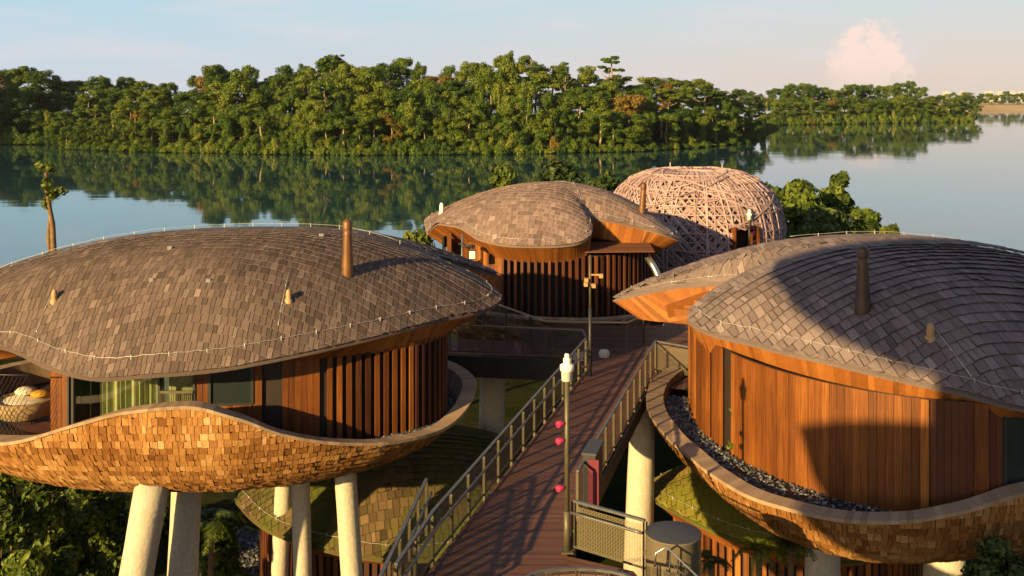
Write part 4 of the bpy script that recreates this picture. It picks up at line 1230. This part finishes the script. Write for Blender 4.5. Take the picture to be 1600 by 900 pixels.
for i, (px, py, lab) in enumerate(((905, 556, 'pale flat box lying on the far boardwalk left of a rounded one'), (944, 551, 'pale rounded box at the far end of the boardwalk'))):
    q = P(px, py, 38.6 + i * 0.5); q.z = 0; mb = MB()
    if i == 0: mb.box(q + Vector((0, 0, 0.13)), (0.42, 0.3, 0.26), 0.3)
    else: mb.lathe(q, ((0.2, 0), (0.22, 0.15), (0.15, 0.25), (0.01, 0.27)), 12)
    if px == 905: q0 = q
    single('deck_box', mb, M['cushion'], lab, 'pale_box', q)  # small pale boxes standing on the deck

# ================================================================== LOWER TREE HOUSES (mossy roofs under the walk)
def low_house(label, c, rx, ry, peak, eave, wall, alpha, ms):
    pts = [Vector((c[0] + rx * math.cos(a) * (1 + 0.05 * math.sin(3 * a)), c[1] + ry * math.sin(a), eave + 0.25 * math.sin(2 * a + 0.6))) for a in np.linspace(-PI, PI, 15)[:-1]]
    r = Roof(c, pts, peak, 2.2); o = thing('lower_tree_house', label, 'tree house', (c[0], c[1], -8.5))
    rp = part('roof', r.shingles(0.36, 0.14, 0.30, alpha, 0.06), M[ms], o)
    part('roof_deck', r.under(), M['moss'], rp)
    part('soffit', r.soffit(lambda t_: 0.8 * r.pol.r(t_), 0.9, 0.6, eave - 0.8), M['soffit'], rp)
    part('conductor_wire', ring_wire(r, 0.3, 0.08), M['wire'], rp)
    pa = Path(ellipse(c, rx * 0.82, ry * 0.82, 0, 2 * PI, 120))
    mb = MB(); backing(mb, pa, 0, pa.L, -8.6, eave - 0.1); wp_ = part('timber_wall', mb, M['dark'], o)
    mb = MB(); fins(mb, pa, 0, pa.L, -8.6, eave - 0.1, 0.27, 0.17, 0.1); part('fin_screen', mb, M[wall], wp_)
    return r


low_house('low mossy shingle roofed tree house below the left side of the boardwalk', (-4.0, 38.3), 6.4, 5.3, -2.7, -4.8, 'fin', math.radians(12), 'moss')
low_house('low mossy green roofed tree house under the hull of the right tree house', (9.8, 35.4), 5.0, 4.2, -2.5, -4.0, 'clad', math.radians(-10), 'moss_lit')

# ================================================================== HIGHER TREE HOUSE beside the viewpoint (its shade falls on the right house)
tx, ty = -SUN_D2[0], -SUN_D2[1]          # where the light travels
def ct(c_, t_): return (ty * c_ + tx * t_, -tx * c_ + ty * t_)
HC = ct(-5.6, -9); ax = math.atan2(-tx, ty)
def rot_ell(c_, rx, ry, zf, n=16, sharp=1.0):
    out = []
    for a in np.linspace(-PI, PI, n + 1)[:-1]:
        lx, ly = rx * math.cos(a), ry * math.copysign(abs(math.sin(a)) ** sharp, math.sin(a)); out.append(Vector((c_[0] + lx * math.cos(ax) - ly * math.sin(ax), c_[1] + lx * math.sin(ax) + ly * math.cos(ax), zf(a))))
    return out
hroof = Roof(HC, rot_ell(HC, 8.7, 5.0, lambda a: 15.0 + 0.5 * math.cos(2 * a)), 18.0, 2.4)
ho = thing('tree_house', 'tallest tree house on long columns beside the viewpoint, shading the orange wall', 'tree house', (HC[0], HC[1], -8))
rp = part('roof', hroof.shingles(0.42, 0.2, 0.4), M['roof'], ho); part('roof_deck', hroof.under(), M['roof'], rp)
hw = rot_ell(ct(-4.1, -9), 4.1, 3.3, lambda a: 0, 60); hwp = Polar(HC, [Vector((p_.x, p_.y, 0)) for p_ in hw])
part('soffit', hroof.soffit(hwp.r, 1.1, 0.9, 14.1), M['soffit'], rp)
pa = Path([p_.to_2d() for p_ in hw], True); mb = MB(); backing(mb, pa, 0, pa.L, 10.3, 14.3, -0.06); wp_ = part('timber_wall', mb, M['dark'], ho)
clad(wp_, pa, 0, pa.L, 10.3, 14.3, wd=0.22)
H2 = ct(-5.5, -9); hh = Hull(H2, rot_ell(H2, 6.0, 3.7, lambda a: 10.65 - 0.12 * math.cos(a), 32, 1.8), 7.3, 1.35, 0.25)
hp = part('hull', hh.shingles(14, 0.22, 0.4), M['hull'], ho); part('hull_lining', hh.shell(), M['hull'], hp); part('coping', hh.coping(0.45, 10.2), M['rim'], hp); part('hull_floor', hh.floor(10.18), M['dark'], hp)
for c_, t_ in ((-6.3, -9.8), (-6.3, -8.2), (-4.3, -9.8), (-4.3, -8.2)):
    q = ct(c_, t_); mb = MB(); mb.tube([(*q, 7.6), (q[0] + U(-.3, .3), q[1], -1), (q[0] + U(-.6, .6), q[1], -8.6)], 0.42, 20); part('column', mb, M['concrete'], ho)

# ================================================================== VEGETATION
def lobes_crown(mb, lobes, nf, size, asp=1.5, shell=(0.82, 1.06), tv=0.22):
    """leaf clumps spread over overlapping lobes: uneven outline, light and dark clumps"""
    tot = sum(r.x * r.y + r.z * r.x for c_, r, _ in lobes)
    for c_, r, ti in lobes:
        n = int(nf * (r.x * r.y + r.z * r.x) / tot)
        for _ in range(n):
            d = Vector((random.gauss(0, 1), random.gauss(0, 1), random.gauss(0.25, 1))).normalized(); k = U(*shell)
            p_ = c_ + Vector((d.x * r.x, d.y * r.y, d.z * r.z)) * k
            nr = Vector((d.x / r.x, d.y / r.y, d.z / r.z + 0.15)).normalized() + Vector((U(-1, 1), U(-1, 1), U(-1, 1))) * 0.55
            leaf(mb, p_, nr, size * U(0.6, 1.35), asp, min(1, max(0, ti + random.gauss(0, tv))))


def trunk_mb(h, r, crooks=0.3, limbs=(), n=7):
    mb = MB(); pts = []; ox = oy = 0
    for i in range(7):
        f = i / 6; pts.append(Vector((ox, oy, h * f))); ox += U(-crooks, crooks); oy += U(-crooks, crooks)
    mb.tube(pts, [r * (1.25 - 0.75 * i / 6) for i in range(7)], n)
    for f, d, l in limbs:
        a = pts[int(f * 6)]; mb.tube([a, a + d * l * 0.5 + Vector((0, 0, l * 0.1)), a + d * l + Vector((0, 0, l * 0.4))], [r * 0.5, r * 0.35, r * 0.15], 5)
    return mb, pts


def proto_tree(kind, seed):
    random.seed(seed)
    lobes = []

    def lobe(x, y, z, q, fl=0.75, ti=0.5):
        lobes.append((Vector((x, y, z)), Vector((q * U(0.85, 1.2), q * U(0.85, 1.2), q * fl * U(0.7, 1.5))), ngauss(ti, 0.2)))
    if kind == 'dome':         # broad dense crown of many heads, reaching low
        H, R = 20, 7.5; tm, _ = trunk_mb(11, 0.4)
        for _ in range(46):
            a = rnd() * 6.28; zf = rnd() ** 0.75; env = math.sqrt(max(0.04, 1 - ((zf - 0.35) / 0.72) ** 2)); rr = R * env * U(0.3, 0.95)
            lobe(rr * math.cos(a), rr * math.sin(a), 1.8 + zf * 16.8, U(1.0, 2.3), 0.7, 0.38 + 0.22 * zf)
        nf, sz = 9500, 0.37
    elif kind == 'tall':       # tall column draped with climbers
        H, R = 22, 4.8; tm, _ = trunk_mb(15, 0.35)
        for _ in range(40):
            a = rnd() * 6.28; zf = rnd(); rr = R * (0.62 + 0.4 * math.sin(zf * 3.0 + seed)) * U(0.3, 0.95)
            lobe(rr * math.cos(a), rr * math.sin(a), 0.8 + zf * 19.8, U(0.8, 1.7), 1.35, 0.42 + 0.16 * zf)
        nf, sz = 8500, 0.36
    elif kind == 'umbrella':   # layered flat crown on a bare pale trunk
        H, R = 22, 7.5
        tm, _ = trunk_mb(17.5, 0.42, 0.2, [(0.83, Vector((math.cos(a), math.sin(a), 0.25)), 5.5) for a in (0.4, 1.7, 2.9, 4.1, 5.3)])
        for _ in range(34):
            a = rnd() * 6.28; rr = R * math.sqrt(rnd()) * 0.95
            lobe(rr * math.cos(a), rr * math.sin(a), 20.8 - (rr / R) ** 2 * 5.5 + U(-2.4, 0.4), U(0.9, 1.9), 0.42, 0.55)
        nf, sz = 6500, 0.37
    elif kind == 'airy':       # open emergent with see-through branches
        H, R = 24, 6.8
        lim = [(random.choice((0.5, 0.67, 0.83)), Vector((math.cos(a), math.sin(a), 0.3)), U(3, 6)) for a in np.linspace(0, 6, 9)]
        tm, _ = trunk_mb(21, 0.4, 0.35, lim)
        for _ in range(24):
            a = rnd() * 6.28; zf = rnd(); rr = R * (1 - zf * 0.65) * U(0.3, 0.98)
            lobe(rr * math.cos(a), rr * math.sin(a), 13 + zf * 10.2, U(0.7, 1.5), 0.42, 0.42)
        nf, sz = 2600, 0.4
    elif kind == 'spire':      # uneven crown of several heads
        H, R = 22, 6; tm, _ = trunk_mb(15, 0.4, 0.35)
        for hd in range(7):
            hx, hy, hz = U(-4.2, 4.2), U(-4.2, 4.2), U(5, 19)
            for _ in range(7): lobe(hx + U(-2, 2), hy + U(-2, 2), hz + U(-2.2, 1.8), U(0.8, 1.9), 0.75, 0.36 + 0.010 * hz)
        nf, sz = 9000, 0.37
    elif kind == 'bush':
        H, R = 6, 4.5; tm, _ = trunk_mb(3, 0.12)
        for _ in range(26):
            a = rnd() * 6.28; rr = R * math.sqrt(rnd())
            lobe(rr * math.cos(a), rr * math.sin(a) * 0.8, 0.4 + (1 - rr / R) * U(0.3, 4.6), U(0.6, 1.4), 0.85, 0.58)
        nf, sz = 4500, 0.27
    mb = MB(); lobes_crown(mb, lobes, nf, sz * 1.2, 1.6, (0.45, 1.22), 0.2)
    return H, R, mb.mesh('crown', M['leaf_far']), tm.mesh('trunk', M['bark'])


KINDS = {}
for kn, seeds in (('dome', (1, 2, 3)), ('tall', (4, 5, 6)), ('umbrella', (7, 8)), ('airy', (9, 10)), ('spire', (11, 12, 13)), ('bush', (14, 15, 16))):
    KINDS[kn] = [proto_tree(kn, s_) for s_ in seeds]
random.seed(77)
KLAB = {'dome': 'broad dense round crowned tree', 'tall': 'narrow tree draped in climbers', 'umbrella': 'flat crowned tree with bare pale trunk',
        'airy': 'open see-through tree with bare limbs', 'spire': 'many headed uneven tree', 'bush': 'low spreading waterside bush'}


def far_tree(kn, x, y, z, h, wide, label, cat, group, name=None, gold=False):
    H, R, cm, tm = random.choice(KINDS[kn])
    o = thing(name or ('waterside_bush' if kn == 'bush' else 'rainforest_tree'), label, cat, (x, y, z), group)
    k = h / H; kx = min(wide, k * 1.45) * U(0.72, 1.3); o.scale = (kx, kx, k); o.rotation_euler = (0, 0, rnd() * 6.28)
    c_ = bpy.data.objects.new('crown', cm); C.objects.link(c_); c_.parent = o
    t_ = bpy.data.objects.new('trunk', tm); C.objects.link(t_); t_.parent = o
    if gold: c_.material_slots[0].link = 'OBJECT'; c_.material_slots[0].material = M['leaf_gold']
    return o


def lerp_tab(tab): return lambda v: float(np.interp(v, [a for a, _ in tab], [b for _, b in tab]))


def forest(px0, px1, shore_y, sky_y, rows, where, zmax=11, slope=0.18):
    for (d, f, step, kinds, wide, rowname, jit) in rows:
        px = px0 + U(0, step)
        while px < px1:
            Ys = F * (EYE - WATER) / (shore_y(px) - HOR); Y = Ys + d + U(-0.15, 0.15) * d
            zg = WATER + min(zmax, max(0.2, (Y - Ys) * slope))
            sy = shore_y(px); yt = sy + (sky_y(px) - sy) * (f + U(-jit, jit))
            zt = EYE - (yt - HOR) * Y / F; h = zt - zg
            kn = random.choice(kinds)
            if h > 2:
                x = (px - 800) * Y / F
                wl2 = where(px)
                far_tree(kn, x, Y, zg, h, wide, f'{KLAB[kn]} {rowname} {wl2}', 'bush' if kn == 'bush' else 'tree', ('waterside bushes ' if kn == 'bush' else 'rainforest trees ') + rowname + ' ' + wl2, gold=rnd() < 0.03)
            px += step * U(0.75, 1.25)


sh_c = lerp_tab([(78, 232), (200, 237), (400, 241), (560, 243), (800, 241), (1000, 237), (1150, 226), (1216, 208)])
sk_c = lerp_tab([(78, 200), (100, 165), (150, 150), (230, 125), (275, 128), (325, 106), (350, 103), (400, 88), (440, 100), (470, 84), (520, 86), (570, 85), (620, 92), (680, 97), (740, 98), (790, 76), (850, 92), (890, 108), (950, 100), (985, 118), (1060, 124), (1110, 127), (1150, 134), (1200, 150), (1216, 165)])


def where_c(px):
    return ('near the island point' if px < 330 else 'above the left flue' if px < 620 else 'behind the middle roof' if px < 930 else 'above the woven dome' if px < 1130 else 'at the island right tip')


def far_land(name, px0, px1, shore, depth, zmax, slope, mat):
    mb = MB(); nx, ny = 60, 14; vs_ = []
    for j in range(ny + 1):
        for i in range(nx + 1):
            px = px0 + (px1 - px0) * i / nx; Ys = F * (EYE - WATER) / (shore(px) - HOR); e = depth * j / ny; Y = Ys - 3 + e
            zz = WATER - 0.6 + min(zmax, e * slope) + 0.3 * noise.noise((px * 0.05, e * 0.05, 0))
            edge = min(1, (px - px0) / (px1 - px0) * 14, (px1 - px) / (px1 - px0) * 14)
            vs_.append(((px - 800) * Y / F, Y, WATER - 0.7 + (zz - WATER + 0.7) * max(0.0, edge)))
    mb.add(vs_, [(j * (nx + 1) + i, j * (nx + 1) + i + 1, (j + 1) * (nx + 1) + i + 1, (j + 1) * (nx + 1) + i) for j in range(ny) for i in range(nx)], smooth=True)
    struct(name, mb, mat)


far_land('island_terrain', 70, 1222, sh_c, 150, 11, 0.18, M['ground'])
forest(84, 1212, sh_c, sk_c, (
    (1.5, 0.18, 15, ('bush',), 0.75, 'at the water edge', 0.08),
    (7, 0.46, 24, ('tall', 'dome', 'tall', 'spire'), 0.85, 'in the front row', 0.13),
    (20, 0.66, 26, ('dome', 'tall', 'spire'), 0.95, 'in the second row', 0.10),
    (42, 0.83, 27, ('dome', 'spire', 'dome', 'umbrella'), 1.0, 'in the third row', 0.10),
    (72, 0.96, 24, ('dome', 'spire', 'dome', 'spire'), 1.05, 'on the skyline', 0.10)), where_c)
# emergents that stand out
for px, yt, kn, d, wide, lab in ((508, 118, 'umbrella', 16, 0.62, 'lone umbrella crowned tree with long white trunk above the island canopy'), (955, 84, 'airy', 60, 0.85, 'lacy emergent tree rising highest above the woven dome side of the island'),
                                 (790, 74, 'spire', 55, 0.8, 'tallest many headed tree on the island skyline'), (338, 100, 'dome', 50, 0.75, 'round headed tree standing up from the island skyline left of centre'),
                                 (530, 82, 'airy', 66, 0.8, 'thin crowned tree on the skyline behind the white trunk'), (882, 96, 'airy', 60, 0.55, 'small leggy tree on the skyline left of the lacy emergent')):
    Ys = F * 20 / (sh_c(px) - HOR); Y = Ys + d; zg = WATER + min(11, d * 0.18); zt = EYE - (yt - HOR) * Y / F
    far_tree(kn, (px - 800) * Y / F, Y, zg, zt - zg, wide * 1.25, lab, 'tree', None)
for px, yb, yt, lab in ((740, 150, 98, 'bare leaning grey snag on the island skyline'), (832, 130, 92, 'thin bare dead spike on the island skyline')):
    Y = 410; a = P(px + 6, yb + 30, Y); b = P(px - 3, yt, Y); mb = MB(); mb.tube([a, a.lerp(b, .5) + Vector((.4, 0, 0)), b], [0.5, 0.4, 0.15], 6); mb.tube([a.lerp(b, .7), a.lerp(b, .9) + Vector((1.4, 0, .6))], [.2, .08], 5)
    single('dead_tree', mb, M['bark'], lab, 'dead tree', a)
# left far shore
sh_l = lerp_tab([(-160, 222), (0, 226), (120, 226)]); sk_l = lerp_tab([(-160, 100), (0, 97), (40, 98), (70, 104), (100, 118), (130, 116), (165, 108), (200, 120), (235, 124), (270, 130)])
far_land('left_shore_terrain', -200, 290, sh_l, 180, 11, 0.18, M['ground'])
wl3 = lambda px: 'on the shaded far shore'
forest(-60, 100, sh_l, sk_l, ((3, 0.22, 16, ('bush',), 0.9, 'at the water edge', 0.06), (10, 0.5, 24, ('dome', 'tall'), 1.0, 'in the front row', 0.08)), wl3)
forest(-60, 265, sh_l, sk_l, ((40, 0.76, 26, ('dome', 'spire'), 1.15, 'in the middle row', 0.08), (80, 0.96, 24, ('dome', 'spire', 'dome', 'dome'), 1.15, 'on the skyline', 0.06)), wl3)
# steep wooded hill out of frame on the left, which keeps the far left shore in shade
mb = MB(); hx_, hy_ = ct(-450, 88); nr_, na_ = 9, 40; vs_ = []
for j in range(nr_ + 1):
    for k in range(na_):
        a = 2 * PI * k / na_; f = j / nr_; r = 46 * f * (1 + 0.08 * math.sin(3 * a + 1)); vs_.append((hx_ + r * math.cos(a), hy_ + r * math.sin(a), WATER - 1 + 62 * (1 - f ** 2.2) + 1.5 * noise.noise((r * .1, a * 3, 0))))
mb.add(vs_, [(j * na_ + k, j * na_ + (k + 1) % na_, (j + 1) * na_ + (k + 1) % na_, (j + 1) * na_ + k) for j in range(nr_) for k in range(na_)], smooth=True)
struct('hill', mb, M['ground'])
# right far land
sh_r = lerp_tab([(1190, 196), (1330, 194), (1450, 192), (1526, 190)]); sk_r = lerp_tab([(1190, 133), (1215, 130), (1260, 126), (1300, 133), (1335, 132), (1380, 130), (1400, 124), (1436, 126), (1452, 141), (1500, 143), (1520, 148), (1526, 160)])
far_land('right_shore_terrain', 1180, 1530, sh_r, 200, 6, 0.08, M['ground'])
wl4 = lambda px: 'on the point under the cloud'
forest(1200, 1524, sh_r, sk_r, ((3, 0.3, 12, ('bush',), 1.0, 'at the water edge', 0.09), (25, 0.6, 17, ('dome', 'tall', 'dome'), 0.95, 'in the front row', 0.10), (80, 0.93, 15, ('dome', 'spire', 'dome'), 1.05, 'on the skyline', 0.09)), wl4, 6, 0.08)
# distant embankment, treeline and city
mb = MB(); a, b = P(1450, 172, 1330), P(1800, 172, 1330); a2, b2 = P(1450, 164.5, 1390), P(1800, 164.5, 1390)
mb.quad((a.x, a.y, WATER - 0.5), (b.x, b.y, WATER - 0.5), b2, a2); mb.quad(a2, b2, (b2.x, b2.y + 3000, b2.z - 1), (a2.x, a2.y + 3000, a2.z - 1))
struct('far_embankment', mb, M['bank'])
px = 1462
while px < 1640:
    Y = 1480 + U(-20, 30); zg = P(px, 164, 1400).z; zt = EYE - (U(142, 150) - HOR) * Y / F; far_tree(random.choice(('dome', 'spire')), (px - 800) * Y / F, Y, zg, zt - zg, 1.3, 'bluish tree in the distant row behind the tan embankment', 'tree', 'distant trees behind the embankment'); px += U(7, 11)
for px, wpx, yt in ((1478, 9, 143), (1503, 6, 143.4), (1545, 12, 143), (1562, 9, 143), (1580, 10, 143), (1596, 9, 143.5), (1612, 8, 142.6)):
    Y = 3600; x = (px - 800) * Y / F; zt = EYE - (yt - HOR) * Y / F; wd = wpx * Y / F; o = thing('city_block', 'pale city block far beyond the embankment trees', 'building', (x, Y, -12), 'distant city blocks')
    mb = MB(); mb.box((x, Y, (zt - 12) / 2), (wd, 14, zt + 12)); part('wall', mb, M['build'], o)
    mb = MB(); mb.box((x + wd * 0.1, Y, zt + 1), (wd * 0.3, 6, 2)); part('roof', mb, M['build'], o)


# ---- nearer trees round the houses
def near_crown(lobes, nf, sz, mat): mb = MB(); lobes_crown(mb, lobes, nf, sz, 1.7, (0.25, 1.5), 0.24); return mb


def near_tree(px, ytop, Y, wpx, label, mat='leaf_near', nf=5000, sz=0.26, depth=0.7, zg=None, name='tree', cat='tree', squash=0.8, lobn=30, low=0.25, barkm='barkdark', tr=0.16, hpx=None, qk=1.0):
    zg = ground_z((px - 800) * Y / F, Y) if zg is None else zg
    zt = EYE - (ytop - HOR) * Y / F; x = (px - 800) * Y / F; R = wpx * Y / F / 2; H = zt - zg
    o = thing(name, label, cat, (x, Y, zg))
    lob = []; limbs = []; ch_ = min(H * 0.9, (hpx or wpx * 1.15) * Y / F)
    for _ in range(lobn):
        a = rnd() * 6.28; zf = rnd(); rr = R * (1.05 - 0.75 * zf ** 1.5) * U(0.2, 0.9); q = R * U(0.14, 0.33) * qk
        c_ = Vector((x + rr * math.cos(a), Y + rr * math.sin(a) * depth, zt - ch_ * (1 - zf) - q * 0.6)); lob.append((c_, Vector((q, q, q * squash)), ngauss(0.5, 0.18))); limbs.append(c_)
    part('crown', near_crown(lob, nf, sz, mat), M[mat], o)
    mb = MB(); top = Vector((x, Y, zg + H * 0.75))
    mb.tube([Vector((x, Y, zg - 0.3)), Vector((x + U(-.2, .2), Y, zg + H * 0.4)), top], [tr, tr * 0.8, tr * 0.35], 8)
    for c_ in limbs[::2]:
        s0 = Vector((x, Y, zt - ch_ * U(0.6, 0.95))); mb.tube([s0, s0.lerp(c_, 0.5) + Vector((0, 0, 0.2)), c_], [tr * 0.4, tr * 0.28, tr * 0.1], 5)
    part('trunk', mb, M[barkm], o)
    return o


random.seed(5)
near_tree(1250, 284, 76, 125, 'leafy tree right of the woven dome, with raised loose heads', nf=6500, sz=0.36, hpx=120, lobn=34, mat='leaf_mid', qk=0.8)
near_tree(1312, 270, 80, 100, 'open topped tree with large leaf clusters against the pale water', nf=3800, sz=0.40, lobn=24, hpx=115, mat='leaf_mid', qk=0.75)
near_tree(1358, 322, 72, 110, 'lower bushy tree at the right end of the clump beside the dome', nf=6500, sz=0.32, hpx=90, lobn=34, mat='leaf_mid', qk=0.8)
near_tree(1388, 345, 70, 60, 'small pale leafed sapling at the far right end of the clump', nf=2200, sz=0.3, hpx=60, lobn=14, mat='leaf_bright', qk=0.8)
near_tree(1208, 288, 80, 85, 'slim leafy tree touching the right side of the dome', nf=4200, sz=0.36, hpx=125, mat='leaf_mid', qk=0.85)
near_tree(1300, 330, 70, 190, 'dark dense tree low in front of the clump beyond the right roof', nf=9000, sz=0.30, mat='leaf_dark', hpx=90, lobn=44, qk=0.7)
near_tree(785, 262, 74, 60, 'small light green tree peeking over the left of the middle roof', nf=2500, sz=0.32)
near_tree(880, 254, 78, 110, 'broad dark tree showing above the middle roof ridge', nf=5500, sz=0.34, mat='leaf_dark')
near_tree(945, 262, 76, 80, 'dark tree between the middle roof and the woven dome', nf=4000, sz=0.34, mat='leaf_dark')
near_tree(655, 362, 56, 84, 'rounded bright green shrub between the left roof and the middle tree house', mat='leaf_bright', nf=5000, sz=0.2, low=0.55)
# tall stripped trunk
Y = 62; b = P(80, 420, Y); t_ = P(72, 256, Y); tt = thing('stripped_tree', 'tall bare stripped trunk with a few tufts of leaves behind the left roof', 'tree', (b.x, b.y, ground_z(b.x, Y)))
mb = MB(); b.z = ground_z(b.x, Y); mid = P(78, 330, Y); mb.tube([b, P(84, 395, Y), P(82, 350, Y), mid, P(72, 290, Y), t_], [0.21, 0.18, 0.16, 0.15, 0.12, 0.08], 9)
mb.tube([P(78, 395, Y), P(76, 372, Y), P(77, 345, Y)], [0.1, 0.14, 0.08], 6); mb.tube([P(76, 305, Y), P(88, 300, Y), P(98, 297, Y)], [0.1, 0.07, 0.03], 5); part('trunk', mb, M['barkdark'], tt)
lob = [(P(68, 260, Y), Vector((0.35, 0.3, 0.22)), .6), (P(78, 264, Y), Vector((0.3, 0.3, 0.25)), .5), (P(74, 290, Y), Vector((0.3, 0.3, 0.45)), .5), (P(92, 299, Y), Vector((0.42, 0.3, 0.22)), .4), (P(83, 306, Y), Vector((0.3, 0.3, 0.3)), .4), (P(73, 318, Y), Vector((0.2, 0.2, 0.35)), .5)]
part('crown', near_crown(lob, 420, 0.2, None), M['leaf_bright'], tt)

# undergrowth lower left
i = 0
for (px, yt, Y, wpx) in ((20, 690, 34, 120), (80, 705, 36, 130), (150, 720, 38, 130), (60, 770, 32, 130), (0, 790, 31, 110), (130, 800, 33, 120), (180, 770, 37, 110), (330, 800, 40, 110), (350, 850, 37, 80), (30, 850, 29, 110), (110, 860, 30, 100), (250, 790, 42, 110), (390, 830, 42, 60)):
    lab = f'leafy shrub in the dark undergrowth below the golden hull of the left tree house'
    o = near_tree(px, yt, Y, wpx, lab, mat='leaf_mid' if i % 3 == 0 else 'leaf_near', nf=4600, sz=0.14, zg=-8.2, name='shrub', cat='shrub', low=0.15, lobn=18, tr=0.06)
    o['group'] = 'shrubs under the left tree house'; i += 1
o = near_tree(1565, 850, 23, 150, 'fine leaved green shrub in the bottom right corner below the hull', mat='leaf_dark', nf=6000, sz=0.11, name='shrub', cat='shrub', zg=-5.5, low=0.3, tr=0.06)


def palm(px, py, Y, size, n, label, mat):
    c_ = P(px, py, Y); o = thing('palm', label, 'palm', (c_.x, c_.y, -8.2))
    mb = MB()
    for i in range(n):
        a = 2 * PI * i / n + U(-.2, .2); up = U(0.55, 1.1); prev = None; L = size * U(0.8, 1.15)
        for k in range(9):
            f = k / 8; q = c_ + Vector((math.cos(a), math.sin(a), 0)) * L * f * 0.9 + Vector((0, 0, L * (up * f - 1.05 * f * f)))
            if prev is not None:
                d = (q - prev).normalized(); sd_ = d.cross(Vector((0, 0, 1))).normalized()
                for sg in (-1, 1):
                    for j in range(3):
                        b0 = prev.lerp(q, j / 3); ll = size * 0.34 * (1 - abs(f - 0.45) * 1.1); tip = b0 + sd_ * sg * ll * 0.8 + d * ll * 0.6 + Vector((0, 0, -ll * 0.15)); mb.add((b0, b0 + d * 0.05 * size, tip), ((0, 1, 2),), rnd())
            prev = q
    part('fronds', mb, M[mat], o)
    mb = MB(); mb.tube([(c_.x, c_.y, -8.3), c_ + Vector((0, 0, 0.1))], [0.13, 0.08], 8); part('trunk', mb, M['barkdark'], o)


palm(1186, 862, 27.5, 0.85, 14, 'bright yellow green palm in front of the low orange fin wall', 'leaf_bright')
palm(1236, 848, 29.0, 0.8, 15, 'dark shaded palm beside the bright one under the right hull', 'leaf_dark')
palm(1112, 880, 26.5, 0.7, 11, 'dark palm between the drum and the bright palm', 'leaf_dark')
palm(330, 815, 36, 1.2, 12, 'arching green palm between the pale columns of the left house', 'leaf_near')
creeper('creeper', P(1148, 646, 29.3), 14, 0.16, 'little green vine sprig growing from the orange board wall')
creeper('creeper', P(1140, 694, 29.2), 9, 0.10, 'tiny vine sprig at the foot of the orange board wall')
# gravel on the slope
mb = MB()
for _ in range(1500):
    q = P(U(370, 440), U(835, 900), 40); x, y = q.x + U(-1.5, .5), q.y + U(-3, 2); pebble(mb, x, y, ground_z(x, y) + 0.1, U(0.06, 0.14))
struct('gravel', mb, M['pebble'], 'stuff')

# evening air over the reservoir: far shores soften, near things stay clear
mb = MB(); mb.box((0, 2000, 20), (7000, 4300, 80)); hz_o = struct('haze', mb, [], 'stuff')
hm_ = bpy.data.materials.new('thin_air'); hm_.use_nodes = True; hn = hm_.node_tree.nodes; hn.clear()
ho_ = hn.new('ShaderNodeOutputMaterial'); hv = hn.new('ShaderNodeVolumePrincipled'); hv.inputs['Color'].default_value = (0.75, 0.86, 1.0, 1); hv.inputs['Density'].default_value = 0.000035; hv.inputs['Anisotropy'].default_value = 0.2
hm_.node_tree.links.new(hv.outputs[0], ho_.inputs['Volume']); hz_o.data.materials.append(hm_)
